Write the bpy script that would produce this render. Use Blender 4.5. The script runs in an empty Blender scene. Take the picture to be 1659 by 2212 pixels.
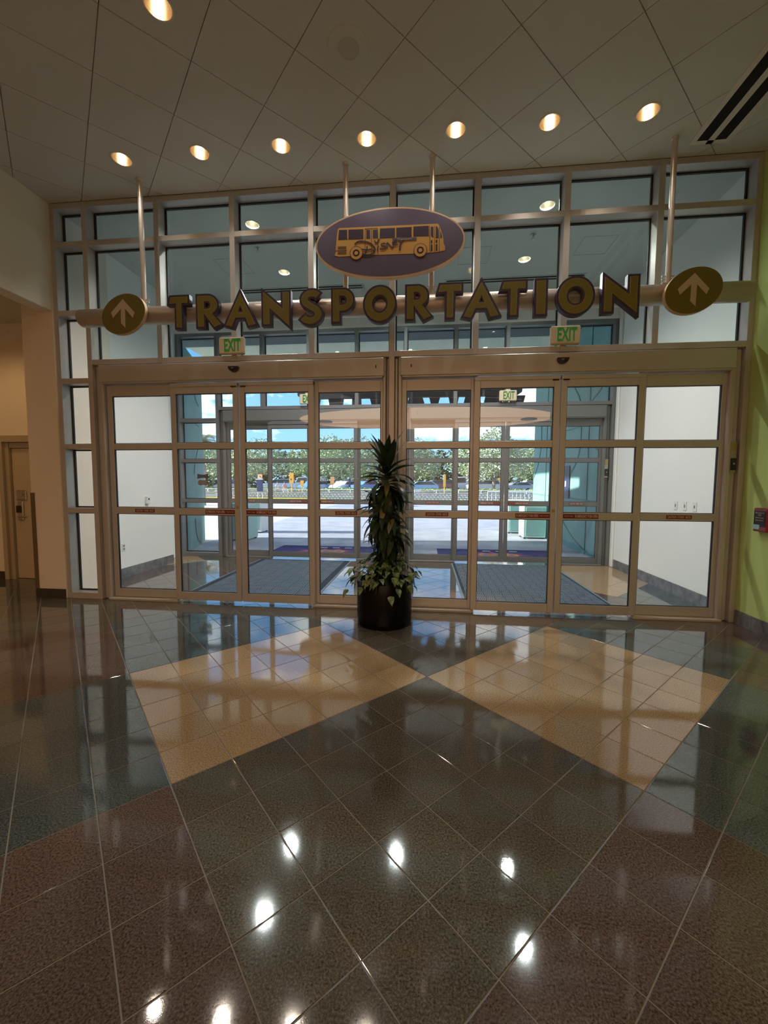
import bpy, bmesh, math, random
from mathutils import Vector, Matrix

random.seed(7)
PI = math.pi
scn = bpy.context.scene
C = scn.collection

# ------------------------------------------------------------------ camera
cam_d = bpy.data.cameras.new('camera')
cam = bpy.data.objects.new('camera', cam_d)
C.objects.link(cam)
scn.camera = cam
yaw, pitch, roll = math.radians(5.897), math.radians(-3.973), math.radians(0.270)
fwd = Vector((-math.sin(yaw) * math.cos(pitch), math.cos(yaw) * math.cos(pitch), math.sin(pitch)))
rgt = Vector((math.cos(yaw), math.sin(yaw), 0))
upv = rgt.cross(fwd)
r2 = rgt * math.cos(roll) + upv * math.sin(roll)
u2 = -rgt * math.sin(roll) + upv * math.cos(roll)
cam.matrix_world = Matrix(((r2.x, u2.x, -fwd.x, 0.0676), (r2.y, u2.y, -fwd.y, -4.7642), (r2.z, u2.z, -fwd.z, 1.5215), (0, 0, 0, 1)))
cam_d.sensor_fit = 'HORIZONTAL'
cam_d.sensor_width = 36.0
cam_d.lens = 868.0 * 36.0 / 1659.0
cam_d.clip_start, cam_d.clip_end = 0.05, 1000

# ------------------------------------------------------------------ sky, sun, exposure
EXPOSURE = 0.0
SKY = 1.65
world = bpy.data.worlds.new('world')
scn.world = world
world.use_nodes = True
wn, wl = world.node_tree.nodes, world.node_tree.links
wn.clear()
w_out = wn.new('ShaderNodeOutputWorld')
w_bg = wn.new('ShaderNodeBackground')
w_bg.inputs['Strength'].default_value = SKY
w_tc = wn.new('ShaderNodeTexCoord')
w_sep = wn.new('ShaderNodeSeparateXYZ')
wl.new(w_tc.outputs['Generated'], w_sep.inputs[0])
w_grad = wn.new('ShaderNodeValToRGB')
e = w_grad.color_ramp.elements
e[0].position, e[0].color = 0.0, (0.40, 0.70, 1.0, 1)
e[1].position, e[1].color = 0.6, (0.10, 0.32, 0.85, 1)
x_ = e.new(0.25); x_.color = (0.22, 0.52, 0.98, 1)
wl.new(w_sep.outputs['Z'], w_grad.inputs[0])
w_map = wn.new('ShaderNodeMapping')
w_map.inputs['Scale'].default_value = (1.0, 1.0, 2.6)
w_map.inputs['Location'].default_value = (2.1, 0.7, 1.2)
wl.new(w_tc.outputs['Generated'], w_map.inputs[0])
w_noi = wn.new('ShaderNodeTexNoise')
w_noi.inputs['Scale'].default_value = 4.2
w_noi.inputs['Detail'].default_value = 9.0
w_noi.inputs['Roughness'].default_value = 0.58
wl.new(w_map.outputs[0], w_noi.inputs['Vector'])
w_cr = wn.new('ShaderNodeValToRGB')
w_cr.color_ramp.elements[0].position = 0.505
w_cr.color_ramp.elements[1].position = 0.60
wl.new(w_noi.outputs['Fac'], w_cr.inputs[0])
w_shade = wn.new('ShaderNodeValToRGB')
w_shade.color_ramp.elements[0].position, w_shade.color_ramp.elements[0].color = 0.5, (1.5, 1.5, 1.5, 1)
w_shade.color_ramp.elements[1].position, w_shade.color_ramp.elements[1].color = 0.8, (0.85, 0.9, 0.97, 1)
wl.new(w_noi.outputs['Fac'], w_shade.inputs[0])
w_mix = wn.new('ShaderNodeMix')
w_mix.data_type = 'RGBA'
wl.new(w_cr.outputs[0], w_mix.inputs['Factor'])
wl.new(w_grad.outputs[0], w_mix.inputs['A'])
wl.new(w_shade.outputs[0], w_mix.inputs['B'])
wl.new(w_mix.outputs['Result'], w_bg.inputs['Color'])
wl.new(w_bg.outputs[0], w_out.inputs[0])
world.cycles.sampling_method = 'MANUAL'
world.cycles.sample_map_resolution = 512

sun_d = bpy.data.lights.new('sun', 'SUN')
sun_d.energy = 14.0
sun_d.angle = 0.01
sun_d.color = (1.0, 0.95, 0.86)
sun = bpy.data.objects.new('sun', sun_d)
C.objects.link(sun)
sun.rotation_euler = Vector((0.92, 0.10, -0.31)).to_track_quat('-Z', 'Y').to_euler()

vs = scn.view_settings
vs.view_transform = 'Standard'
vs.look = 'None'
vs.exposure = EXPOSURE
vs.gamma = 1.0
vs.use_curve_mapping = False
cy = scn.cycles
cy.use_denoising = True
cy.max_bounces = 10
cy.diffuse_bounces = 5
cy.glossy_bounces = 5
cy.transparent_max_bounces = 24
cy.transmission_bounces = 6
cy.sample_clamp_indirect = 4.0
cy.blur_glossy = 0.4
LAMP = 0.55      # lobby downlights, scale
VLAMP = 2.8     # vestibule downlights, scale

# ------------------------------------------------------------------ materials
def mat(name, col, rough=0.5, metal=0.0, spec=0.5, bump=None, var=None, coat=0.0, emit=None):
    m = bpy.data.materials.new(name)
    m.use_nodes = True
    nt = m.node_tree
    b = nt.nodes['Principled BSDF']
    b.inputs['Base Color'].default_value = (*col, 1)
    b.inputs['Roughness'].default_value = rough
    b.inputs['Metallic'].default_value = metal
    b.inputs['Specular IOR Level'].default_value = spec
    if coat:
        b.inputs['Coat Weight'].default_value = coat
        b.inputs['Coat Roughness'].default_value = 0.05
    if emit:
        b.inputs['Emission Color'].default_value = (*emit[0], 1)
        b.inputs['Emission Strength'].default_value = emit[1]
    geo = None
    if bump or var:
        geo = nt.nodes.new('ShaderNodeNewGeometry')
    if var:       # (scale, dark colour, light colour, lo, hi)
        n = nt.nodes.new('ShaderNodeTexNoise')
        n.inputs['Scale'].default_value = var[0]
        n.inputs['Detail'].default_value = var[5] if len(var) > 5 else 4
        n.inputs['Roughness'].default_value = 0.6
        nt.links.new(geo.outputs['Position'], n.inputs['Vector'])
        r = nt.nodes.new('ShaderNodeValToRGB')
        r.color_ramp.elements[0].position, r.color_ramp.elements[0].color = var[3], (*var[1], 1)
        r.color_ramp.elements[1].position, r.color_ramp.elements[1].color = var[4], (*var[2], 1)
        nt.links.new(n.outputs['Fac'], r.inputs[0])
        nt.links.new(r.outputs[0], b.inputs['Base Color'])
    if bump:      # (scale, strength, distance)
        n2 = nt.nodes.new('ShaderNodeTexNoise')
        n2.inputs['Scale'].default_value = bump[0]
        n2.inputs['Detail'].default_value = 3
        nt.links.new(geo.outputs['Position'], n2.inputs['Vector'])
        bp = nt.nodes.new('ShaderNodeBump')
        bp.inputs['Strength'].default_value = bump[1]
        bp.inputs['Distance'].default_value = bump[2]
        nt.links.new(n2.outputs['Fac'], bp.inputs['Height'])
        nt.links.new(bp.outputs[0], b.inputs['Normal'])
    return m

def glass_mat(name, tint, refl=1.0):
    m = bpy.data.materials.new(name)
    m.use_nodes = True
    nt = m.node_tree
    nt.nodes.clear()
    o = nt.nodes.new('ShaderNodeOutputMaterial')
    mx = nt.nodes.new('ShaderNodeMixShader')
    tr = nt.nodes.new('ShaderNodeBsdfTransparent')
    tr.inputs[0].default_value = (*tint, 1)
    gl = nt.nodes.new('ShaderNodeBsdfGlossy')
    gl.inputs['Roughness'].default_value = 0.0
    lw = nt.nodes.new('ShaderNodeLayerWeight')
    lw.inputs['Blend'].default_value = 0.5
    p = nt.nodes.new('ShaderNodeMath'); p.operation = 'POWER'; p.inputs[1].default_value = 5.0
    ma = nt.nodes.new('ShaderNodeMath'); ma.operation = 'MULTIPLY_ADD'
    ma.inputs[1].default_value = 0.96 * refl
    ma.inputs[2].default_value = 0.04 * refl
    nt.links.new(lw.outputs['Facing'], p.inputs[0])
    nt.links.new(p.outputs[0], ma.inputs[0])
    nt.links.new(ma.outputs[0], mx.inputs[0])
    nt.links.new(tr.outputs[0], mx.inputs[1])
    nt.links.new(gl.outputs[0], mx.inputs[2])
    nt.links.new(mx.outputs[0], o.inputs[0])
    return m

def terrazzo(name, dark, base, light):
    m = bpy.data.materials.new(name)
    m.use_nodes = True
    nt = m.node_tree
    b = nt.nodes['Principled BSDF']
    geo = nt.nodes.new('ShaderNodeNewGeometry')
    n = nt.nodes.new('ShaderNodeTexNoise')
    n.inputs['Scale'].default_value = 130
    n.inputs['Detail'].default_value = 3
    n.inputs['Roughness'].default_value = 0.75
    nt.links.new(geo.outputs['Position'], n.inputs['Vector'])
    r = nt.nodes.new('ShaderNodeValToRGB')
    el = r.color_ramp.elements
    el[0].position, el[0].color = 0.36, (*dark, 1)
    el[1].position, el[1].color = 0.66, (*light, 1)
    q = el.new(0.5); q.color = (*base, 1)
    nt.links.new(n.outputs['Fac'], r.inputs[0])
    oi = nt.nodes.new('ShaderNodeObjectInfo')
    hv = nt.nodes.new('ShaderNodeHueSaturation')
    mr = nt.nodes.new('ShaderNodeMapRange')
    mr.inputs['To Min'].default_value, mr.inputs['To Max'].default_value = 0.9, 1.1
    nt.links.new(oi.outputs['Random'], mr.inputs['Value'])
    nt.links.new(mr.outputs[0], hv.inputs['Value'])
    nt.links.new(r.outputs[0], hv.inputs['Color'])
    nt.links.new(hv.outputs[0], b.inputs['Base Color'])
    n2 = nt.nodes.new('ShaderNodeTexNoise')
    n2.inputs['Scale'].default_value = 1.6
    nt.links.new(geo.outputs['Position'], n2.inputs['Vector'])
    mr2 = nt.nodes.new('ShaderNodeMapRange')
    mr2.inputs['From Min'].default_value, mr2.inputs['From Max'].default_value = 0.35, 0.65
    mr2.inputs['To Min'].default_value, mr2.inputs['To Max'].default_value = 0.03, 0.07
    nt.links.new(n2.outputs['Fac'], mr2.inputs['Value'])
    nt.links.new(mr2.outputs[0], b.inputs['Roughness'])
    bp = nt.nodes.new('ShaderNodeBump')
    bp.inputs['Strength'].default_value = 0.03
    bp.inputs['Distance'].default_value = 0.001
    nt.links.new(n.outputs['Fac'], bp.inputs['Height'])
    nt.links.new(bp.outputs[0], b.inputs['Normal'])
    b.inputs['Specular IOR Level'].default_value = 1.0
    return m

M = {}
M['beige_tile'] = terrazzo('beige_terrazzo', (0.19, 0.11, 0.05), (0.42, 0.29, 0.16), (0.56, 0.43, 0.27))
M['olive_tile'] = terrazzo('olive_terrazzo', (0.035, 0.03, 0.022), (0.10, 0.088, 0.066), (0.19, 0.175, 0.14))
M['slate_tile'] = terrazzo('slate_terrazzo', (0.022, 0.032, 0.034), (0.07, 0.088, 0.09), (0.14, 0.165, 0.165))
M['brown_tile'] = terrazzo('brown_terrazzo', (0.038, 0.022, 0.018), (0.11, 0.075, 0.062), (0.19, 0.145, 0.125))
M['grout'] = mat('grout', (0.27, 0.245, 0.21), 0.8, spec=0.2)
M['ceil_tile'] = mat('ceiling_tile', (0.60, 0.59, 0.53), 0.95, spec=0.1, bump=(160, 0.35, 0.004))
M['ceil_grid'] = mat('ceiling_grid', (0.50, 0.48, 0.42), 0.7)
M['plenum'] = mat('plenum', (0.1, 0.09, 0.08), 0.9)
M['drywall'] = mat('drywall', (0.72, 0.72, 0.68), 0.85, spec=0.2, bump=(90, 0.12, 0.002))
M['vest_ceiling'] = mat('vestibule_ceiling', (0.60, 0.62, 0.58), 0.9, spec=0.2)
M['white_wall'] = mat('white_wall', (0.86, 0.86, 0.84), 0.7, spec=0.3, bump=(80, 0.12, 0.002))
M['cream_wall'] = mat('cream_wall', (0.78, 0.70, 0.60), 0.8, spec=0.2, bump=(110, 0.15, 0.002))
M['lobby_wall'] = mat('lobby_wall', (0.80, 0.77, 0.67), 0.8, spec=0.2, bump=(110, 0.15, 0.002))
M['green_wall'] = mat('green_wall', (0.56, 0.70, 0.24), 0.6, spec=0.35, bump=(90, 0.3, 0.003))
M['frame'] = mat('painted_aluminium', (0.52, 0.50, 0.485), 0.38, metal=0.35)
M['frame_out'] = mat('outer_aluminium', (0.17, 0.175, 0.18), 0.45, metal=0.2)
M['gasket'] = mat('gasket_rubber', (0.012, 0.012, 0.016), 0.5)
M['glass'] = glass_mat('clear_glass', (0.97, 0.985, 0.98))
M['glass_top'] = glass_mat('tinted_glass', (0.80, 0.86, 0.85))
M['black'] = mat('black_plastic', (0.012, 0.012, 0.014), 0.35)
M['black_gloss'] = mat('black_gloss', (0.004, 0.004, 0.006), 0.25, spec=0.12)
M['void'] = mat('dark_slot', (0.004, 0.004, 0.004), 0.9)
M['pipe'] = mat('brushed_pipe', (0.62, 0.55, 0.50), 0.36, metal=0.4)
M['purple'] = mat('purple_paint', (0.115, 0.095, 0.165), 0.42)
M['dark_purple'] = mat('dark_purple_paint', (0.045, 0.032, 0.068), 0.45)
M['gold'] = mat('gold_paint', (0.62, 0.36, 0.10), 0.45)
M['olive_gold'] = mat('olive_gold_paint', (0.17, 0.148, 0.022), 0.4)
M['olive_disc'] = mat('olive_disc_paint', (0.15, 0.125, 0.018), 0.4)
M['gold_line'] = mat('pale_gold_line', (0.36, 0.26, 0.075), 0.45)
M['tan_edge'] = mat('tan_edge', (0.62, 0.42, 0.24), 0.5)
M['sill'] = mat('sill_aluminium', (0.46, 0.40, 0.33), 0.5)
M['cream_arrow'] = mat('cream_arrow', (0.52, 0.42, 0.30), 0.5)
M['exit_box'] = mat('exit_housing', (0.62, 0.53, 0.38), 0.5)
M['exit_green'] = mat('exit_green', (0.01, 0.12, 0.02), 0.4, emit=((0.02, 0.5, 0.05), 0.12))
M['red_decal'] = mat('red_decal', (0.16, 0.013, 0.014), 0.4)
M['white_print'] = mat('white_print', (0.75, 0.6, 0.52), 0.5)
M['trim_white'] = mat('lamp_trim', (0.70, 0.62, 0.52), 0.4)
M['reflector'] = mat('lamp_reflector', (0.92, 0.80, 0.62), 0.22, metal=1.0)
M['bulb'] = mat('lamp_glow', (1, 1, 1), 0.5, emit=((1.0, 0.76, 0.50), 16.0))
M['bulb_dim'] = mat('lamp_glow_dim', (1, 1, 1), 0.5, emit=((1.0, 0.84, 0.64), 3.0))
M['vest_reflector'] = mat('lamp_reflector_pale', (0.90, 0.86, 0.76), 0.35, metal=0.6)
M['base_tile'] = mat('baseboard_tile', (0.16, 0.16, 0.165), 0.35, var=(9, (0.11, 0.11, 0.115), (0.22, 0.22, 0.23), 0.35, 0.65))
M['dark_base_tile'] = mat('dark_baseboard_tile', (0.05, 0.04, 0.035), 0.4)
M['door_paint'] = mat('door_paint', (0.50, 0.42, 0.30), 0.45)
M['door_frame'] = mat('door_frame_paint', (0.42, 0.36, 0.26), 0.45)
M['steel'] = mat('satin_steel', (0.42, 0.38, 0.34), 0.35, metal=0.8)
M['bronze'] = mat('bronze_guard', (0.14, 0.09, 0.05), 0.45)
M['brass'] = mat('brass', (0.45, 0.33, 0.12), 0.35, metal=0.8)
M['white_plastic'] = mat('white_plastic', (0.78, 0.78, 0.75), 0.4)
M['red_box'] = mat('red_enamel', (0.33, 0.035, 0.04), 0.35)
M['pale_teal'] = mat('pale_teal_plate', (0.35, 0.6, 0.6), 0.4)
M['leaf'] = mat('dracaena_leaf', (0.02, 0.042, 0.013), 0.36, spec=0.4, var=(14, (0.012, 0.026, 0.009), (0.034, 0.06, 0.017), 0.35, 0.7))
M['leaf_old'] = mat('yellowing_leaf', (0.17, 0.15, 0.05), 0.4)
M['pothos'] = mat('pothos_leaf', (0.08, 0.13, 0.03), 0.38, var=(35, (0.06, 0.11, 0.025), (0.22, 0.27, 0.08), 0.42, 0.62))
M['stem'] = mat('cane_bark', (0.06, 0.045, 0.03), 0.8)
M['soil'] = mat('soil', (0.03, 0.022, 0.016), 0.95)
M['mat_blue'] = mat('mat_blue_grey', (0.022, 0.034, 0.052), 0.9, spec=0.2)
M['mat_rib'] = mat('mat_rib', (0.13, 0.175, 0.225), 0.75, spec=0.4)
M['paving'] = mat('stamped_paving', (0.42, 0.43, 0.50), 0.75, bump=(9, 0.5, 0.02), var=(1.3, (0.37, 0.38, 0.46), (0.50, 0.51, 0.57), 0.35, 0.7))
M['concrete'] = mat('cream_concrete', (0.62, 0.56, 0.48), 0.85, var=(0.8, (0.55, 0.49, 0.41), (0.68, 0.62, 0.54), 0.35, 0.7))
M['asphalt'] = mat('asphalt', (0.20, 0.20, 0.22), 0.9)
M['teal'] = mat('teal_stucco', (0.19, 0.37, 0.37), 0.8, spec=0.2, bump=(60, 0.2, 0.004), var=(2.2, (0.175, 0.345, 0.345), (0.215, 0.40, 0.40), 0.35, 0.7))
M['teal_dark'] = mat('teal_groove', (0.10, 0.22, 0.22), 0.8)
M['teal_bin'] = mat('teal_bin', (0.34, 0.55, 0.52), 0.5)
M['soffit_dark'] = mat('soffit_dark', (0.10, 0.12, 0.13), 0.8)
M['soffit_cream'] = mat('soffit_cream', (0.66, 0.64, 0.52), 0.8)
M['marquee'] = mat('marquee_dark', (0.035, 0.037, 0.042), 0.7)
M['rug'] = mat('navy_rug', (0.05, 0.055, 0.20), 0.95, spec=0.1)
M['rug_pink'] = mat('rug_pink', (0.55, 0.10, 0.16), 0.95, spec=0.1)
M['rug_orange'] = mat('rug_orange', (0.65, 0.32, 0.08), 0.95, spec=0.1)
M['rug_white'] = mat('rug_white', (0.6, 0.6, 0.65), 0.95, spec=0.1)
M['rug_violet'] = mat('rug_violet', (0.30, 0.16, 0.50), 0.95, spec=0.1)
M['stone'] = mat('field_stone', (0.55, 0.52, 0.47), 0.85, var=(3.5, (0.36, 0.34, 0.31), (0.66, 0.63, 0.58), 0.3, 0.7))
M['mortar'] = mat('mortar', (0.42, 0.40, 0.37), 0.9)
M['white_paint'] = mat('white_paint', (0.78, 0.78, 0.76), 0.5)
M['yellow_sign'] = mat('yellow_sign', (0.80, 0.40, 0.06), 0.5)
M['yellow_curb'] = mat('yellow_curb', (0.75, 0.55, 0.06), 0.6)
M['navy'] = mat('navy_panel', (0.018, 0.03, 0.10), 0.45)
M['orange_sign'] = mat('orange_sign', (0.75, 0.36, 0.14), 0.5)
M['stop_red'] = mat('stop_red', (0.55, 0.05, 0.05), 0.5)
M['hedge'] = mat('hedge_leaf', (0.24, 0.34, 0.08), 0.6, var=(3, (0.12, 0.20, 0.05), (0.34, 0.42, 0.12), 0.35, 0.65))
M['oak'] = mat('oak_leaf', (0.36, 0.43, 0.25), 0.6, var=(0.9, (0.26, 0.33, 0.17), (0.48, 0.54, 0.34), 0.35, 0.65))
M['oak2'] = mat('oak_leaf_grey', (0.38, 0.42, 0.29), 0.6, var=(0.9, (0.28, 0.32, 0.2), (0.50, 0.54, 0.40), 0.35, 0.65))
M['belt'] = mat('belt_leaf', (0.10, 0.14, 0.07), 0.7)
M['bark'] = mat('bark', (0.30, 0.27, 0.23), 0.9)
M['palm'] = mat('palm_frond', (0.22, 0.24, 0.09), 0.6)
M['grass'] = mat('grass', (0.20, 0.30, 0.07), 0.9)
M['tyre'] = mat('tyre', (0.02, 0.02, 0.02), 0.8)
M['car_glass'] = mat('car_glass', (0.03, 0.035, 0.045), 0.1, coat=0.5)
M['car_white'] = mat('car_white', (0.75, 0.76, 0.78), 0.25, coat=0.5)
M['car_blue'] = mat('car_blue', (0.12, 0.28, 0.55), 0.25, coat=0.5)
M['car_silver'] = mat('car_silver', (0.42, 0.44, 0.47), 0.3, metal=0.5)
M['car_pale'] = mat('car_pale_blue', (0.30, 0.52, 0.72), 0.25, coat=0.5)
M['car_maroon'] = mat('car_maroon', (0.30, 0.10, 0.12), 0.25, coat=0.5)
M['car_dark'] = mat('car_dark', (0.06, 0.07, 0.09), 0.25, coat=0.5)
M['skin'] = mat('skin', (0.55, 0.33, 0.24), 0.6)
M['shirt_white'] = mat('white_shirt', (0.78, 0.74, 0.74), 0.8)
M['shirt_pink'] = mat('pink_shirt', (0.70, 0.40, 0.42), 0.8)
M['shorts_dark'] = mat('dark_shorts', (0.10, 0.08, 0.09), 0.8)
M['shorts_pale'] = mat('pale_shorts', (0.60, 0.52, 0.50), 0.8)
M['hair'] = mat('brown_hair', (0.09, 0.05, 0.03), 0.6)
M['oval_glow'] = mat('backlit_peach_fabric', (0.8, 0.5, 0.3), 0.8, emit=((1.0, 0.60, 0.34), 4.6))

# ------------------------------------------------------------------ mesh helpers
ORG = {}

class MB:
    def __init__(self):
        self.v, self.f, self.mi = [], [], []
    def add(self, vs, fs, mi=0):
        k = len(self.v)
        self.v += [tuple(p) for p in vs]
        self.f += [tuple(i + k for i in q) for q in fs]
        self.mi += [mi] * len(fs)
        return self
    def box(self, x0, x1, y0, y1, z0, z1, mi=0):
        if x0 > x1: x0, x1 = x1, x0
        if y0 > y1: y0, y1 = y1, y0
        if z0 > z1: z0, z1 = z1, z0
        vs = [(x0, y0, z0), (x1, y0, z0), (x1, y1, z0), (x0, y1, z0), (x0, y0, z1), (x1, y0, z1), (x1, y1, z1), (x0, y1, z1)]
        return self.add(vs, [(0, 3, 2, 1), (4, 5, 6, 7), (0, 1, 5, 4), (1, 2, 6, 5), (2, 3, 7, 6), (3, 0, 4, 7)], mi)
    def bbox(self, x0, x1, y0, y1, z0, z1, b=0.004, mi=0):
        """box with chamfered edges"""
        bm = bmesh.new()
        bmesh.ops.create_cube(bm, size=1.0)
        for q in bm.verts:
            q.co = Vector(((x0 + x1) / 2 + q.co.x * abs(x1 - x0), (y0 + y1) / 2 + q.co.y * abs(y1 - y0), (z0 + z1) / 2 + q.co.z * abs(z1 - z0)))
        bmesh.ops.bevel(bm, geom=list(bm.edges), offset=b, segments=1, affect='EDGES')
        bm.verts.index_update()
        self.add([q.co for q in bm.verts], [[w.index for w in f.verts] for f in bm.faces], mi)
        bm.free()
        return self
    def prism(self, poly, axis, a, b, mi=0):
        """convex or simple polygon in the two other axes, extruded along axis from a to b"""
        n = len(poly)
        def P(p, t):
            return {'x': (t, p[0], p[1]), 'y': (p[0], t, p[1]), 'z': (p[0], p[1], t)}[axis]
        vs = [P(p, a) for p in poly] + [P(p, b) for p in poly]
        fs = [tuple(range(n)), tuple(range(2 * n - 1, n - 1, -1))]
        fs += [(i, i + n, (i + 1) % n + n, (i + 1) % n) for i in range(n)]
        return self.add(vs, fs, mi)
    def tube(self, pts, r, n=10, mi=0, cap=True):
        pts = [Vector(p) for p in pts]
        rr = r if isinstance(r, (list, tuple)) else [r] * len(pts)
        vs, fs = [], []
        for i, p in enumerate(pts):
            d = (pts[min(i + 1, len(pts) - 1)] - pts[max(i - 1, 0)]).normalized()
            a = d.cross(Vector((0, 0, 1)))
            if a.length < 1e-3: a = d.cross(Vector((0, 1, 0)))
            a.normalize(); b = d.cross(a)
            for k in range(n):
                t = 2 * PI * k / n
                vs.append(p + (a * math.cos(t) + b * math.sin(t)) * rr[i])
        for i in range(len(pts) - 1):
            for k in range(n):
                fs.append((i * n + k, i * n + (k + 1) % n, (i + 1) * n + (k + 1) % n, (i + 1) * n + k))
        if cap:
            fs.append(tuple(range(n - 1, -1, -1)))
            fs.append(tuple(range((len(pts) - 1) * n, len(pts) * n)))
        return self.add(vs, fs, mi)
    def lathe(self, prof, c, n=24, mi=0, sx=1.0, sy=1.0):
        """profile of (radius, z) around vertical axis at c"""
        vs, fs = [], []
        for (r, z) in prof:
            for k in range(n):
                t = 2 * PI * k / n
                vs.append((c[0] + r * math.cos(t) * sx, c[1] + r * math.sin(t) * sy, c[2] + z))
        for i in range(len(prof) - 1):
            for k in range(n):
                fs.append((i * n + k, i * n + (k + 1) % n, (i + 1) * n + (k + 1) % n, (i + 1) * n + k))
        return self.add(vs, fs, mi)
    def disc(self, c, r, n=24, mi=0, sx=1.0, sy=1.0):
        vs = [(c[0] + r * sx * math.cos(2 * PI * k / n), c[1] + r * sy * math.sin(2 * PI * k / n), c[2]) for k in range(n)]
        return self.add(vs, [tuple(range(n))], mi)
    def mesh(self, name, mats, off=(0, 0, 0), smooth=False):
        me = bpy.data.meshes.new(name)
        me.from_pydata([(p[0] - off[0], p[1] - off[1], p[2] - off[2]) for p in self.v], [], self.f)
        for m in (mats if isinstance(mats, (list, tuple)) else [mats]):
            me.materials.append(m)
        if any(self.mi):
            me.polygons.foreach_set('material_index', self.mi)
        if smooth:
            me.polygons.foreach_set('use_smooth', [True] * len(me.polygons))
        me.update()
        return me

def link(name, me, parent=None):
    o = bpy.data.objects.new(name, me)
    C.objects.link(o)
    if parent is not None:
        o.parent = parent
        ORG[o] = ORG[parent]
    else:
        ORG[o] = (0, 0, 0)
    return o

def obj(name, mb, m, parent=None, smooth=False):
    """one mesh object; mb in world coordinates"""
    off = ORG[parent] if parent is not None else (0, 0, 0)
    return link(name, mb.mesh(name, m, off, smooth), parent)

def tag(o, label=None, cat=None, group=None, kind=None):
    if label: o['label'] = label
    if cat: o['category'] = cat
    if group: o['group'] = group
    if kind: o['kind'] = kind
    return o

def thing(name, label, cat, loc=(0, 0, 0), group=None):
    o = bpy.data.objects.new(name, None)
    C.objects.link(o)
    o.location = loc
    ORG[o] = tuple(loc)
    return tag(o, label, cat, group)

def struct(name, mb, m, parent=None, smooth=False):
    o = obj(name, mb, m, parent, smooth)
    if parent is None: o['kind'] = 'structure'
    return o

def struct_empty(name):
    o = bpy.data.objects.new(name, None)
    C.objects.link(o)
    ORG[o] = (0, 0, 0)
    o['kind'] = 'structure'
    return o

def copy_tree(o, parent=None, loc=None):
    c = o.copy()
    C.objects.link(c)
    ORG[c] = ORG[o]
    if parent is not None:
        c.parent = parent
    if loc is not None:
        c.location = loc
    for ch in list(o.children):
        copy_tree(ch, c)
    return c

def curve_to_mesh(cd, name):
    o = bpy.data.objects.new('temporary', cd)
    C.objects.link(o)
    dg = bpy.context.evaluated_depsgraph_get()
    me = bpy.data.meshes.new_from_object(o.evaluated_get(dg))
    me.name = name
    bpy.data.objects.remove(o)
    bpy.data.curves.remove(cd)
    return me

def fill_mesh(name, polys, ext):
    """planar filled outlines (even-odd holes) in local XY, thickness 2*ext along Z"""
    cd = bpy.data.curves.new(name, 'CURVE')
    cd.dimensions = '2D'
    cd.fill_mode = 'BOTH'
    cd.extrude = ext
    for poly in polys:
        s = cd.splines.new('POLY')
        s.points.add(len(poly) - 1)
        for i, p in enumerate(poly):
            s.points[i].co = (p[0], p[1], 0, 1)
        s.use_cyclic_u = True
    return curve_to_mesh(cd, name)

def text_mesh(name, txt, size, ext, sx=1.0, bold=0.0, center=True, space=1.0):
    cd = bpy.data.curves.new(name, 'FONT')
    cd.body = txt
    cd.size = size
    cd.extrude = ext
    cd.offset = bold
    cd.space_character = space
    cd.resolution_u = 3
    if center:
        cd.align_x = 'CENTER'
        cd.align_y = 'CENTER'
    me = curve_to_mesh(cd, name)
    for v in me.vertices:
        v.co.x *= sx
    return me

FACE = Matrix(((1, 0, 0, 0), (0, 0, -1, 0), (0, 1, 0, 0), (0, 0, 0, 1)))      # local XY -> world XZ, +Z local -> -Y (towards the lobby)

def upright(me, x, y, z):
    """turn a flat XY mesh to face the lobby (-Y) at x, y, z in world coordinates"""
    me.transform(Matrix.Translation((x, y, z)) @ FACE)
    return me

def place_mesh(name, me, m, parent):
    off = ORG[parent] if parent is not None else (0, 0, 0)
    me.transform(Matrix.Translation((-off[0], -off[1], -off[2])))
    me.materials.clear()
    me.materials.append(m)
    return link(name, me, parent)

def clip(poly, nx, ny, d):
    """keep the part of a 2D polygon where nx*x+ny*y <= d"""
    out = []
    for i in range(len(poly)):
        a, b = poly[i], poly[(i + 1) % len(poly)]
        da, db = nx * a[0] + ny * a[1] - d, nx * b[0] + ny * b[1] - d
        if da <= 0: out.append(a)
        if (da < 0 < db) or (db < 0 < da):
            t = da / (da - db)
            out.append((a[0] + t * (b[0] - a[0]), a[1] + t * (b[1] - a[1])))
    return out

def area2(poly):
    return abs(sum(poly[i][0] * poly[(i + 1) % len(poly)][1] - poly[(i + 1) % len(poly)][0] * poly[i][1] for i in range(len(poly)))) / 2

def offset_poly(poly, d, lim=2.6):
    """mitred offset outwards for counter-clockwise polygons"""
    n = len(poly)
    sa = sum(poly[i][0] * poly[(i + 1) % n][1] - poly[(i + 1) % n][0] * poly[i][1] for i in range(n))
    s = 1 if sa > 0 else -1
    out = []
    for i in range(n):
        p0, p1, p2 = Vector(poly[i - 1]), Vector(poly[i]), Vector(poly[(i + 1) % n])
        a = (p1 - p0).normalized(); b = (p2 - p1).normalized()
        na, nb = Vector((a.y, -a.x)) * s, Vector((b.y, -b.x)) * s
        m_ = na + nb
        k = m_.length_squared / 2
        if k < 1e-6:
            out.append(tuple(p1 + na * d)); continue
        v = m_ / k
        if v.length > lim: v = v.normalized() * lim
        out.append(tuple(p1 + v * d))
    return out

def arc(cx, cy_, r, a0, a1, n=12, ry=None):
    ry = ry or r
    return [(cx + r * math.cos(math.radians(a0 + (a1 - a0) * i / n)), cy_ + ry * math.sin(math.radians(a0 + (a1 - a0) * i / n))) for i in range(n + 1)]

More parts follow.
